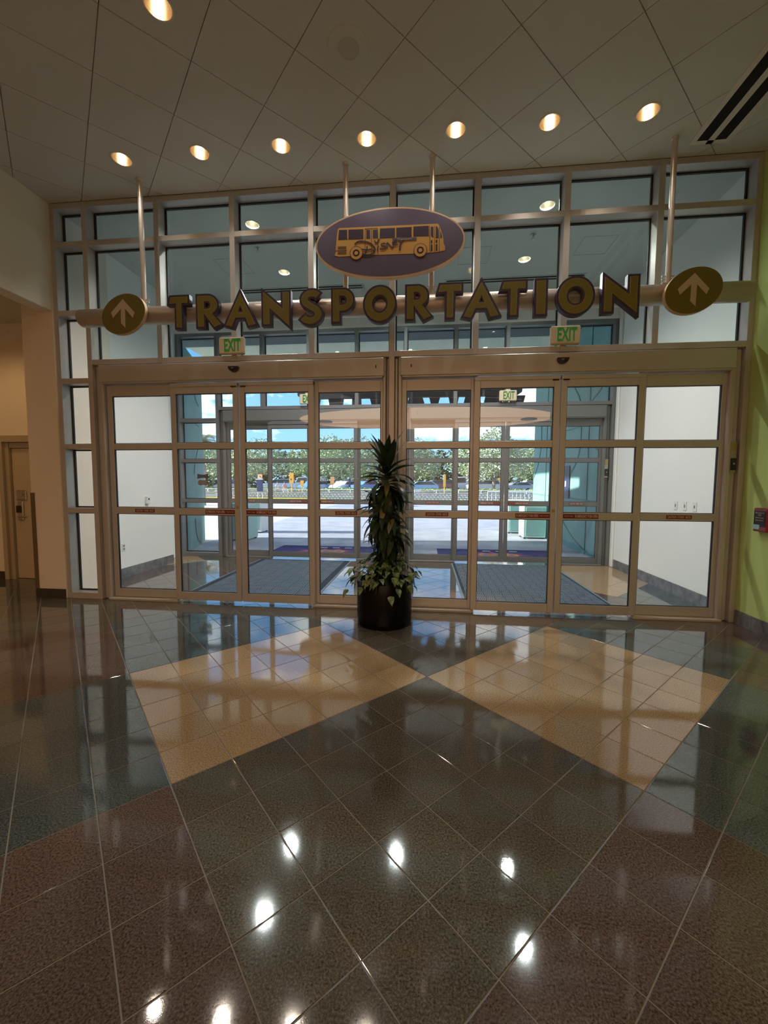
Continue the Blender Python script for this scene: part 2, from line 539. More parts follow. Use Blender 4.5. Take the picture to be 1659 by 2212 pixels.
def ribbon(pts, w):
    """polygon around a 2D polyline"""
    L, R = [], []
    for i, p in enumerate(pts):
        a = Vector(pts[max(i - 1, 0)]); b = Vector(pts[min(i + 1, len(pts) - 1)])
        d = (b - a).normalized()
        n = Vector((-d.y, d.x))
        ww = w[i] if isinstance(w, (list, tuple)) else w
        L.append(tuple(Vector(p) + n * ww / 2)); R.append(tuple(Vector(p) - n * ww / 2))
    return L + R[::-1]

def smooth_line(p, n=6):
    out = []
    for i in range(len(p) - 1):
        p0 = p[max(i - 1, 0)]; p1 = p[i]; p2 = p[i + 1]; p3 = p[min(i + 2, len(p) - 1)]
        for k in range(n):
            t = k / n
            out.append(tuple(0.5 * ((2 * p1[a]) + (-p0[a] + p2[a]) * t + (2 * p0[a] - 5 * p1[a] + 4 * p2[a] - p3[a]) * t * t + (-p0[a] + 3 * p1[a] - 3 * p2[a] + p3[a]) * t ** 3) for a in (0, 1)))
    return out + [p[-1]]

# ------------------------------------------------------------------ dimensions
ZC = 4.96           # ceiling
Y2 = 3.10           # front face of the outer storefront
XL, XR = -4.615, 3.505
XV = -4.74          # vestibule left wall
XVR = 3.54

# ================================================================== FLOOR
S_T = 0.3048
OX, OY = -1.199, -2.950
floor = struct('floor', MB().box(-9.6, 8.2, -22.0, 3.34, -0.20, -0.0022), M['grout'])
BLK = {(-1, 0): 'beige', (0, 1): 'beige', (0, 0): 'olive', (-1, 1): 'olive', (-1, -1): 'slate', (-2, 0): 'slate', (1, 1): 'slate', (0, 2): 'slate',
       (0, -1): 'brown', (1, 0): 'brown', (-2, -1): 'brown', (-2, 1): 'olive', (1, -1): 'beige', (-1, 2): 'brown', (-4, 0): 'brown', (-3, 1): 'brown',
       (-3, 0): 'olive', (-3, -1): 'olive', (-1, 3): 'beige', (0, 3): 'slate', (-2, 2): 'olive', (-2, 3): 'olive', (1, 2): 'brown'}
def tile_colour(i, j):
    b = (i // 5, j // 6)
    if b == (0, 2) and j >= 15: return 'brown'
    if b in BLK: return BLK[b]
    return ['brown', 'slate', 'beige', 'olive'][(b[0] * 2 + b[1] * 3) % 4]
h45 = math.sqrt(0.5)
def grid_pt(i, j):
    return (OX + S_T * (i + j) * h45, OY + S_T * (j - i) * h45)
camp = Vector((0.0676, -4.7642, 1.5215))
cells = []
for i in range(-40, 24):
    for j in range(-26, 40):
        g = 0.0026 / S_T
        poly = [grid_pt(i + g, j + g), grid_pt(i + 1 - g, j + g), grid_pt(i + 1 - g, j + 1 - g), grid_pt(i + g, j + 1 - g)]
        cx_, cy_ = grid_pt(i + .5, j + .5)
        if cy_ < -6.3 or cy_ > 3.4: continue
        if cy_ < 0 and (cx_ < -7.0 or cx_ > 3.7): continue
        alcove = cx_ < -5.05 and cy_ > -0.3
        for (nx, ny, d) in ((0, 1, 0.83 if alcove else Y2 + 0.16), (-1, 0, 7.2 if cy_ < 0 or alcove else 5.05), (1, 0, 3.52)):
            if len(poly) >= 3: poly = clip(poly, nx, ny, d)
        if len(poly) < 3 or area2(poly) < 0.002: continue
        c = Vector((cx_, cy_, 0))
        d = c - camp
        depth = d.dot(fwd)
        inview = depth > 0.2 and abs(d.dot(r2) / depth) < 1.0 and abs(d.dot(u2) / depth) < 1.33
        size = area2(poly) * abs(d.normalized().z) / d.length_squared if inview else 0
        cells.append((size, i, j, poly))
cells.sort(key=lambda q: -q[0])
TILE_H = 0.0022
full_mesh = {}
rest = MB()
order = ['beige', 'olive', 'slate', 'brown']
def tile_mb(poly, mb, mi=0, b=0.0015):
    n = len(poly)
    cxx = sum(p[0] for p in poly) / n; cyy = sum(p[1] for p in poly) / n
    inn = [(p[0] + (cxx - p[0]) * b / .15, p[1] + (cyy - p[1]) * b / .15) for p in poly]
    vs = [(p[0], p[1], -TILE_H) for p in poly] + [(p[0], p[1], -0.0007) for p in poly] + [(p[0], p[1], 0) for p in inn]
    if area2([(p[0], p[1]) for p in poly]) and (poly[1][0] - poly[0][0]) * (poly[2][1] - poly[1][1]) - (poly[1][1] - poly[0][1]) * (poly[2][0] - poly[1][0]) < 0:
        pass
    fs = []
    for k in range(n):
        k2 = (k + 1) % n
        fs.append((k, k2, n + k2, n + k)); fs.append((n + k, n + k2, 2 * n + k2, 2 * n + k))
    fs.append(tuple(range(2 * n, 3 * n)))
    return mb.add(vs, fs, mi)
for k, (size, i, j, poly) in enumerate(cells):
    col = tile_colour(i, j)
    if k < 300 and size > 0:
        if len(poly) == 4 and abs(area2(poly) - (S_T - 0.0052) ** 2) < 1e-5:
            if col not in full_mesh:
                loc = [(p[0] - poly[0][0], p[1] - poly[0][1]) for p in poly]
                full_mesh[col] = tile_mb(loc, MB()).mesh('floor_tile', M[col + '_tile'])
            o = link('floor_tile', full_mesh[col], floor)
            o.location = (poly[0][0], poly[0][1], 0)
        else:
            obj('floor_tile', tile_mb(poly, MB()), M[col + '_tile'], floor)
    else:
        tile_mb(poly, rest, order.index(col))
ro = obj('small_floor_tiles', rest, [M[c + '_tile'] for c in order], floor)
ro['kind'] = 'stuff'

# ================================================================== CEILING
ceil = struct('ceiling', MB().box(-9.6, 8.2, -22.0, 0.0, 5.42, 5.6), M['plenum'])
T_C = 0.6175
def cpt(i, j):      # corner lattice of the lobby ceiling; centre of a lamp tile at (-2.316, -0.546)
    return (-2.316 + T_C * (i + j - 1) * h45, -0.546 + T_C * (j - i) * h45)
LOBBY_LAMPS = [(-3.193, -0.546), (-2.318, -0.546), (-1.443, -0.546), (-0.560, -0.546), (0.318, -0.560), (1.200, -0.556), (2.070, -0.575), (-1.897, -1.800)]
ADDED_LAMPS = [(0.75, -1.80), (-4.0, -3.1), (-1.44, -3.6), (1.2, -3.6), (2.5, -4.6)]  # out-of-view downlights, added to light the lobby
R_L = 0.094
grid_bars = MB()
plain = None
behind = MB()
for i in range(-26, 26):
    for j in range(-26, 26):
        g = 0.0032 / T_C
        poly = [cpt(i + g, j + g), cpt(i + 1 - g, j + g), cpt(i + 1 - g, j + 1 - g), cpt(i + g, j + 1 - g)]
        cx_ = sum(p[0] for p in poly) / 4; cy_ = sum(p[1] for p in poly) / 4
        if cy_ > 0.45 or cy_ < -9.6 or cx_ < -5.1 or cx_ > 4.0: continue
        whole = area2(poly)
        for (nx, ny, d) in ((0, 1, -0.004), (-1, 0, 4.614), (1, 0, 3.52)):
            if len(poly) >= 3: poly = clip(poly, nx, ny, d)
        if len(poly) < 3 or area2(poly) < 0.003: continue
        hole = [l for l in LOBBY_LAMPS + ADDED_LAMPS if abs(l[0] - cx_) + abs(l[1] - cy_) < 0.42]
        if cy_ < -4.9:
            behind.prism(poly, 'z', ZC, ZC + 0.012)
            continue
        hs = [l for l in hole if abs(l[0] - cx_) + abs(l[1] - cy_) < 0.31]
        if hs:
            me = fill_mesh('ceiling_tile', [poly, [(hs[0][0] + R_L * math.cos(2 * PI * k / 28), hs[0][1] + R_L * math.sin(2 * PI * k / 28)) for k in range(28)]], 0.006)
            me.transform(Matrix.Translation((0, 0, ZC + 0.006)))
            place_mesh('ceiling_tile', me, M['ceil_tile'], ceil)
        elif abs(area2(poly) - whole) < 1e-5:
            if plain is None:
                plain = MB().prism([(p[0] - cx_, p[1] - cy_) for p in poly], 'z', 0, 0.012).mesh('ceiling_tile', M['ceil_tile'])
            o = link('ceiling_tile', plain, ceil)
            o.location = (cx_, cy_, ZC)
        else:
            obj('ceiling_tile', MB().prism(poly, 'z', ZC, ZC + 0.012), M['ceil_tile'], ceil)
obj('far_ceiling_tiles', behind, M['ceil_tile'], ceil)['kind'] = 'stuff'
for k in range(-26, 27):
    for fam in (0, 1):
        a, b = (cpt(k, -26), cpt(k, 26)) if fam == 0 else (cpt(-26, k), cpt(26, k))
        d = (Vector(b) - Vector(a)).normalized(); n = Vector((-d.y, d.x)) * 0.012
        poly = [tuple(Vector(a) + n), tuple(Vector(b) + n), tuple(Vector(b) - n), tuple(Vector(a) - n)]
        for (nx, ny, dd) in ((0, 1, -0.004), (-1, 0, 4.614), (1, 0, 3.52), (0, -1, 9.6)):
            if len(poly) >= 3: poly = clip(poly, nx, ny, dd)
        if len(poly) >= 3: grid_bars.prism(poly, 'z', ZC + 0.0125, ZC + 0.016)
# the bars stop at the cans: no bar crosses a lamp because every lamp sits in the middle of its tile
obj('ceiling_grid', grid_bars, M['ceil_grid'], ceil)['kind'] = 'stuff'
# far lobby ceiling behind the camera
struct('ceiling_2', MB().box(-9.4, 8.0, -22.0, -9.6, ZC, ZC + 0.05).box(-9.4, XL, -9.6, -7.0, ZC, ZC + .05).box(3.52, 8.0, -9.6, -7.0, ZC, ZC + .05), M['ceil_tile'])

# vestibule ceiling with openings for lamps and slot diffusers
VEST_LAMPS = [(-2.272, 0.63), (-0.372, 0.63), (1.52, 0.624), (-2.269, 1.84), (-0.37, 1.86), (1.529, 1.82)]
R_V = 0.088
polys = [[(-5.2, 0.17), (3.7, 0.17), (3.7, Y2 + 0.02), (-5.2, Y2 + 0.02)]]
for (a, b) in VEST_LAMPS:
    polys.append([(a + R_V * math.cos(2 * PI * k / 28), b + R_V * math.sin(2 * PI * k / 28)) for k in range(28)])
SLOTS = [(-3.30, -1.04), (0.34, 2.64)]
for (a, b) in SLOTS:
    polys.append([(a, 2.32), (b, 2.32), (b, 2.50), (a, 2.50)])
me = fill_mesh('ceiling_3', polys, 0.01)
me.transform(Matrix.Translation((0, 0, ZC + 0.01)))
v_ceil = place_mesh('ceiling_3', me, M['vest_ceiling'], None)
v_ceil['kind'] = 'structure'
struct('roof_slab', MB().box(-9.6, 8.2, 0.0, 3.5, 5.42, 5.6), M['plenum'])
for (x, y) in ((-3.0, 1.6), (0.75, 1.65), (2.45, 1.55)):
    f_ = MB()
    for (a, b, c, d) in ((x - .23, x + .23, y - .23, y - .222), (x - .23, x + .23, y + .222, y + .23), (x - .23, x - .222, y - .222, y + .222), (x + .222, x + .23, y - .222, y + .222)):
        f_.box(a, b, c, d, ZC - 0.0035, ZC + 0.001)
    obj('access_panel_frame', f_, M['ceil_grid'], v_ceil)

# ================================================================== LAMPS
def downlight(x, y, z, r, label, power, bulb, refl, group, name='recessed_downlight', spread=112, col=(1.0, 0.90, 0.77)):
    t = thing(name, label, 'ceiling light', (x, y, z), group)
    obj('trim_ring', MB().lathe([(r - 0.002, 0.004), (r - 0.002, -0.003), (r + 0.012, -0.004), (r + 0.014, -0.0005)], (x, y, z), 32), M['trim_white'], t, True)
    obj('reflector', MB().lathe([(r - 0.003, 0.0), (r * 0.93, 0.05), (r * 0.78, 0.11), (r * 0.55, 0.155), (0.001, 0.175)], (x, y, z), 32), refl, t, True)
    obj('bulb', MB().lathe([(0.001, 0.045), (0.020, 0.050), (0.026, 0.075), (0.022, 0.12), (0.012, 0.15)], (x, y, z), 14), bulb, t, True)
    ld = bpy.data.lights.new('lamp_light', 'SPOT')
    ld.energy = power
    ld.color = col
    ld.spot_size = math.radians(spread)
    ld.spot_blend = 0.8
    ld.shadow_soft_size = 0.05
    lo = bpy.data.objects.new('lamp_light', ld)
    C.objects.link(lo)
    lo.parent = t
    lo.location = (0, 0, 0.01)
    return t
names = ['first from the left wall', 'second from the left wall', 'third from the left wall', 'over the oval sign\'s left half', 'over the oval sign\'s right end', 'second from the slot diffuser', 'nearest the slot diffuser']
for k, (x, y) in enumerate(LOBBY_LAMPS):
    lab = ('glowing recessed downlight before the glass wall, ' + names[k]) if k < 7 else 'glowing recessed downlight apart from the row, nearest the viewer'
    downlight(x, y, ZC, R_L, lab, 42 * LAMP, M['bulb'], M['reflector'], 'lobby downlights')
for (x, y) in ADDED_LAMPS:
    downlight(x, y, ZC - 0.001 if y < -4.9 else ZC, R_L, 'unseen recessed downlight added to light the lobby', 42 * LAMP, M['bulb'], M['reflector'], 'added unseen downlights')
vn = ['front left', 'front middle, behind the oval sign', 'front right', 'rear left', 'rear middle', 'rear right']
for k, (x, y) in enumerate(VEST_LAMPS):
    downlight(x, y, ZC, R_V, 'pale recessed downlight in the vestibule ceiling, ' + vn[k], 60 * VLAMP, M['bulb_dim'], M['vest_reflector'], 'vestibule downlights', spread=150, col=(1.0, 0.97, 0.92))

# linear slot diffusers
def slot_diffuser(x0, x1, y0, y1, z, label, along, hole=False):
    t = thing('slot_diffuser', label, 'air vent', ((x0 + x1) / 2, (y0 + y1) / 2, z), 'slot air diffusers')
    fr = MB(); sl = MB()
    if along == 'x':
        w = (y1 - y0)
        a, b, c, d = y0 + w * .14, y0 + w * .40, y0 + w * .60, y0 + w * .86
        for (p, q) in ((y0, a), (b, c), (d, y1)): fr.box(x0, x1, p, q, z - 0.006, z + 0.03)
        fr.box(x0, x0 + .03, a, d, z - 0.006, z + 0.03).box(x1 - .03, x1, a, d, z - 0.006, z + 0.03)
        for (p, q) in ((a, b), (c, d)): obj('slot', MB().box(x0 + .03, x1 - .03, p, q, z - 0.0078, z + 0.02), M['void'], t)
    else:
        w = (x1 - x0)
        a, b, c, d = x0 + w * .14, x0 + w * .42, x0 + w * .58, x0 + w * .86
        for (p, q) in ((x0, a), (b, c), (d, x1)): fr.box(p, q, y0, y1, z - 0.006, z + 0.03)
        fr.box(a, d, y0, y0 + .03, z - 0.006, z + 0.03).box(a, d, y1 - .045, y1, z - 0.006, z + 0.03)
        for (p, q) in ((a, b), (c, d)): obj('slot', MB().box(p, q, y0 + .03, y1 - .045, z - 0.0045, z + 0.02), M['void'], t)
    obj('frame', fr, M['trim_white'] if along == 'y' else M['vest_ceiling'], t)
    return t
slot_diffuser(2.665, 3.045, -3.4, -0.16, ZC - 0.002, 'long white air diffuser with two black slots in the lobby ceiling', 'y')
slot_diffuser(SLOTS[0][0] + .004, SLOTS[0][1] - .004, 2.324, 2.496, ZC, 'two-slot air diffuser in the vestibule ceiling, behind the letters NSP', 'x')
slot_diffuser(SLOTS[1][0] + .004, SLOTS[1][1] - .004, 2.324, 2.496, ZC, 'two-slot air diffuser in the vestibule ceiling, behind the letters TATIO', 'x')

# ceiling speaker
t = thing('ceiling_speaker', 'round flush loudspeaker in a lobby ceiling tile', 'speaker', (-0.58, -1.39, ZC))
obj('trim_ring', MB().lathe([(0.085, -0.006), (0.15, -0.005), (0.166, -0.003), (0.168, 0.0)], (-0.58, -1.39, ZC), 40), M['ceil_tile'], t, True)
obj('grille', MB().lathe([(0.0005, -0.004), (0.07, -0.0045), (0.086, -0.006), (0.088, -0.001)], (-0.58, -1.39, ZC), 40), M['ceil_grid'], t, True)

# sprinklers in the vestibule
for (x, y, lab) in ((-2.42, 1.14, 'small pendent sprinkler head on the vestibule ceiling, left side'), (1.50, 1.20, 'small pendent sprinkler head on the vestibule ceiling, right side')):
    t = thing('sprinkler_head', lab, 'sprinkler', (x, y, ZC), 'vestibule sprinklers')
    obj('escutcheon', MB().lathe([(0.001, -0.006), (0.03, -0.006), (0.038, 0.0)], (x, y, ZC), 18), M['steel'], t, True)
    obj('body', MB().tube([(x, y, ZC - .004), (x, y, ZC - .035)], 0.009, 8).tube([(x - .012, y, ZC - .03), (x - .016, y, ZC - .05), (x, y, ZC - .066)], 0.004, 6).tube([(x + .012, y, ZC - .03), (x + .016, y, ZC - .05), (x, y, ZC - .066)], 0.004, 6), M['steel'], t)
    obj('deflector', MB().lathe([(0.001, -0.070), (0.026, -0.070), (0.026, -0.066), (0.001, -0.066)], (x, y, ZC), 14), M['steel'], t)

# ================================================================== WALLS
def strip_tiles(name, p0, p1, h, n_out, thick, m, pitch=0.3048, start=0.0, parent_name='tile'):
    """baseboard of separate tiles from p0 to p1 in plan; n_out is the outward normal"""
    e_ = struct_empty(name)
    L = (Vector(p1) - Vector(p0)).length
    d = (Vector(p1) - Vector(p0)).normalized()
    n = Vector(n_out)
    s = -start
    while s < L - 0.01:
        a, b = max(s, 0) + 0.0015, min(s + pitch, L) - 0.0015
        s += pitch
        if b - a < 0.01: continue
        q = [Vector(p0) + d * a, Vector(p0) + d * b]
        poly = [tuple(q[0]), tuple(q[1]), tuple(q[1] + n * thick), tuple(q[0] + n * thick)]
        obj(parent_name, MB().prism(poly, 'z', 0.0, h), m, e_)
    return e_

# vestibule
struct('wall_vestibule_left', MB().box(XV - 0.2, XV, 0.165, 2.42, 0, 5.42).box(XV - 0.5, XV - 0.2, 2.22, 2.42, 0, 5.42).box(-5.3, -5.02, 2.42, Y2 + 0.16, 0, 5.42), M['white_wall'])
struct('wall_vestibule_right', MB().box(XVR, XVR + 0.2, 0.17, Y2 + 0.16, 0, 5.42), M['white_wall'])
strip_tiles('baseboard_vestibule_left', (XV, 0.17), (XV, 2.42), 0.155, (1, 0), 0.012, M['base_tile'], 0.305, 0.1)
strip_tiles('baseboard_vestibule_right', (XVR, 0.19), (XVR, 2.98), 0.155, (-1, 0), 0.012, M['base_tile'], 0.305, 0.2)
struct('wall_vestibule_column', MB().bbox(XVR - 0.035, XVR, Y2 - 0.10, Y2, 0.0, ZC, 0.012), M['white_wall'])

# wall above the outer storefront
struct('wall_over_outer_storefront', MB().box(-5.3, 3.75, Y2, Y2 + 0.16, 4.525, 5.42), M['white_wall'])

# lobby: pier, upper left wall over the alcove opening, alcove
struct('wall_pier', MB().bbox(-5.055, XL, -0.02, 0.9, 0, 5.42, 0.006), M['cream_wall'])
strip_tiles('baseboard_pier', (-5.05, -0.02), (XL - .004, -0.02), 0.125, (0, -1), 0.012, M['dark_base_tile'], 0.305, 0.07)
gt = thing('corner_guard', 'narrow brown guard strip on the pier corner beside the glass wall', 'corner guard', (-5.055, -0.02, 0))
obj('strip', MB().bbox(-5.061, -5.0, -0.0265, -0.021, 0.127, 1.388, 0.002).bbox(-5.0615, -5.0555, -0.021, 0.05, 0.127, 1.388, 0.002), M['bronze'], gt)
struct('wall_upper_left', MB().bbox(XL - 0.2, XL, -7.0, -0.02, 3.665, 5.42, 0.006), M['lobby_wall'])
struct('wall_alcove_back', MB().box(-9.4, -6.435, 0.83, 0.98, 0, 3.95).box(-6.435, -5.055, 0.83, 0.98, 2.19, 3.95), M['cream_wall'])
struct('wall_alcove_left', MB().box(-9.5, -9.3, -7.0, 0.98, 0, 3.95), M['cream_wall'])
AL = [(-6.1, -0.15), (-7.6, -1.2)]
me = fill_mesh('ceiling_alcove', [[(-9.4, -7.0), (XL - 0.2, -7.0), (XL - 0.2, 0.98), (-9.4, 0.98)]] + [[(a + .08 * math.cos(2 * PI * k / 24), b + .08 * math.sin(2 * PI * k / 24)) for k in range(24)] for a, b in AL], 0.01)
me.transform(Matrix.Translation((0, 0, 3.91)))
place_mesh('ceiling_alcove', me, M['ceil_tile'], None)['kind'] = 'structure'
strip_tiles('baseboard_alcove', (-9.0, 0.83), (-6.47, 0.83), 0.125, (0, -1), 0.012, M['dark_base_tile'])

# alcove door
d1 = struct_empty('door_17')
obj('door_frame', MB().bbox(-6.47, -6.40, 0.80, 0.86, 0, 2.134, 0.004).bbox(-6.40, -6.335, 0.845, 0.90, 0, 2.134, 0.003).bbox(-6.47, -5.06, 0.80, 0.86, 2.135, 2.235, 0.004).bbox(-6.334, -5.06, 0.86, 0.90, 2.05, 2.134, 0.003), M['door_frame'], d1)
obj('door_backing', MB().box(-6.6, -5.0, 0.99, 1.04, 0, 2.4), M['door_frame'], d1)  # unseen box added behind the door to stop light leaking round it
obj('door_leaf', MB().bbox(-6.328, -5.12, 0.885, 0.93, 0.012, 2.045, 0.003), M['door_paint'], d1)
pl = obj('deadbolt_plate', MB().bbox(-6.275, -6.10, 0.868, 0.885, 1.24, 1.40, 0.01), M['steel'], d1)
obj('thumb_turn', MB().tube([(-6.16, 0.868, 1.345), (-6.16, 0.852, 1.345)], 0.018, 12).bbox(-6.166, -6.154, 0.842, 0.856, 1.325, 1.365, .002), M['steel'], pl)
lk = obj('lock_body', MB().bbox(-6.265, -6.16, 0.86, 0.885, 0.93, 1.22, 0.012), M['steel'], d1)
obj('keypad', MB().bbox(-6.27, -6.18, 0.85, 0.862, 1.05, 1.16, 0.006), M['black'], lk)
obj('lever', MB().tube([(-6.21, 0.86, 0.985), (-6.21, 0.835, 0.985), (-6.08, 0.832, 0.985)], 0.010, 8), M['steel'], lk)
t = thing('wall_switch', 'tan switch plate on the alcove wall beside the door frame', 'switch', (-6.56, 0.83, 1.06))
obj('plate', MB().bbox(-6.64, -6.52, 0.822, 0.83, 0.985, 1.125, 0.003), M['door_frame'], t)
obj('rocker', MB().bbox(-6.60, -6.56, 0.817, 0.823, 1.02, 1.09, 0.002), M['cream_wall'], t)
# warm lamps in the alcove ceiling
for (x, y) in AL:
    downlight(x, y, 3.90, 0.08, 'warm recessed downlight in the low alcove ceiling' + (' above the door' if x > -7 else ' away from the door'), 62 * LAMP, M['bulb'], M['reflector'], 'alcove downlights', spread=140, col=(1.0, 0.60, 0.24))

# right green wall and the rest of the lobby behind the viewer
struct('wall_green_right', MB().box(XR + 0.002, XR + 0.25, -7.0, 0.17, 0, 5.42), M['green_wall'])
strip_tiles('baseboard_green', (XR + 0.002, -0.01), (XR + 0.002, -6.0), 0.15, (-1, 0), 0.012, M['base_tile'], 0.305, 0.07)
struct('wall_lobby_right', MB().box(8.0, 8.2, -22, -7.0, 0, 5.42).box(3.75, 8.0, -7.2, -7.0, 0, 5.42), M['lobby_wall'])
struct('wall_lobby_left', MB().box(-9.5, -9.3, -22, -7.0, 0, 5.42).box(-9.3, XL - .2, -7.2, -7.0, 3.9, 5.42), M['lobby_wall'])
struct('wall_lobby_back', MB().box(-9.5, 8.2, -22.2, -22.0, 0, 5.42), M['lobby_wall'])

# big oval backlit ceiling feature of the lobby, mirrored in the door glass
t = thing('oval_ceiling_light', 'large oval backlit peach ceiling light, seen mirrored in the door glass', 'ceiling light', (0.0, -14.7, 4.62))
def ellipse_ring(a, b, z0, z1, c, n=64):
    return MB().lathe([(1.0, z0 - c[2]), (1.0, z1 - c[2])], c, n, sx=a, sy=b)
oc = (-0.05, -14.7, 4.62)
obj('rim', ellipse_ring(6.05, 3.35, 4.60, 4.95, oc), M['trim_white'], t, True)
obj('diffuser', MB().disc(oc, 1.0, 64, sx=6.0, sy=3.3), M['oval_glow'], t)
for s in (-1, 1):
    obj('spot_cover', MB().lathe([(0.001, -.05), (0.36, -.05), (0.38, 0.0)], (oc[0] + s * 4.9, oc[1] - .2, oc[2]), 20), M['bronze'], t)

# ================================================================== STOREFRONTS
VX = [-4.156, -3.2085, -2.254, -1.296, -0.3425, 0.611, 1.566, 2.524]
HW = 0.032
def letters_decal(txt, x0, x1, y, z0, z1, parent, kind):
    """red warning strip with pale lettering on a rail"""
    o = obj('warning_strip', MB().box(x0, x1, y - 0.0012, y, z0, z1), M['red_decal'], parent)
    me = text_mesh('lettering', txt, (z1 - z0) * 0.86, 0.0003, 1.0, bold=0.0004)
    w = max(v.co.x for v in me.vertices) - min(v.co.x for v in me.vertices)
    if kind == 'push_left': lx0, lx1 = x0 + 0.01, x0 + (x1 - x0) * 0.66
    elif kind == 'push_right': lx0, lx1 = x0 + (x1 - x0) * 0.34, x1 - 0.01
    else: lx0, lx1 = x0 + 0.012, x1 - 0.012
    s = (lx1 - lx0) / w
    for v in me.vertices: v.co.x *= s
    upright(me, (lx0 + lx1) / 2, y - 0.0016, (z0 + z1) / 2)
    place_mesh('lettering', me, M['white_print'], o)
    if kind.startswith('push'):
        me = text_mesh('small_print', 'PUSH TO OPEN' , (z1 - z0) * 0.34, 0.0003, 1.0)
        bx = x1 - (x1 - x0) * .16 if kind == 'push_left' else x0 + (x1 - x0) * .16
        ww = max(v.co.x for v in me.vertices) - min(v.co.x for v in me.vertices)
        for v in me.vertices: v.co.x *= (x1 - x0) * .24 / ww
        upright(me, bx, y - 0.0016, (z0 + z1) / 2)
        place_mesh('small_print', me, M['white_print'], o)
    return o

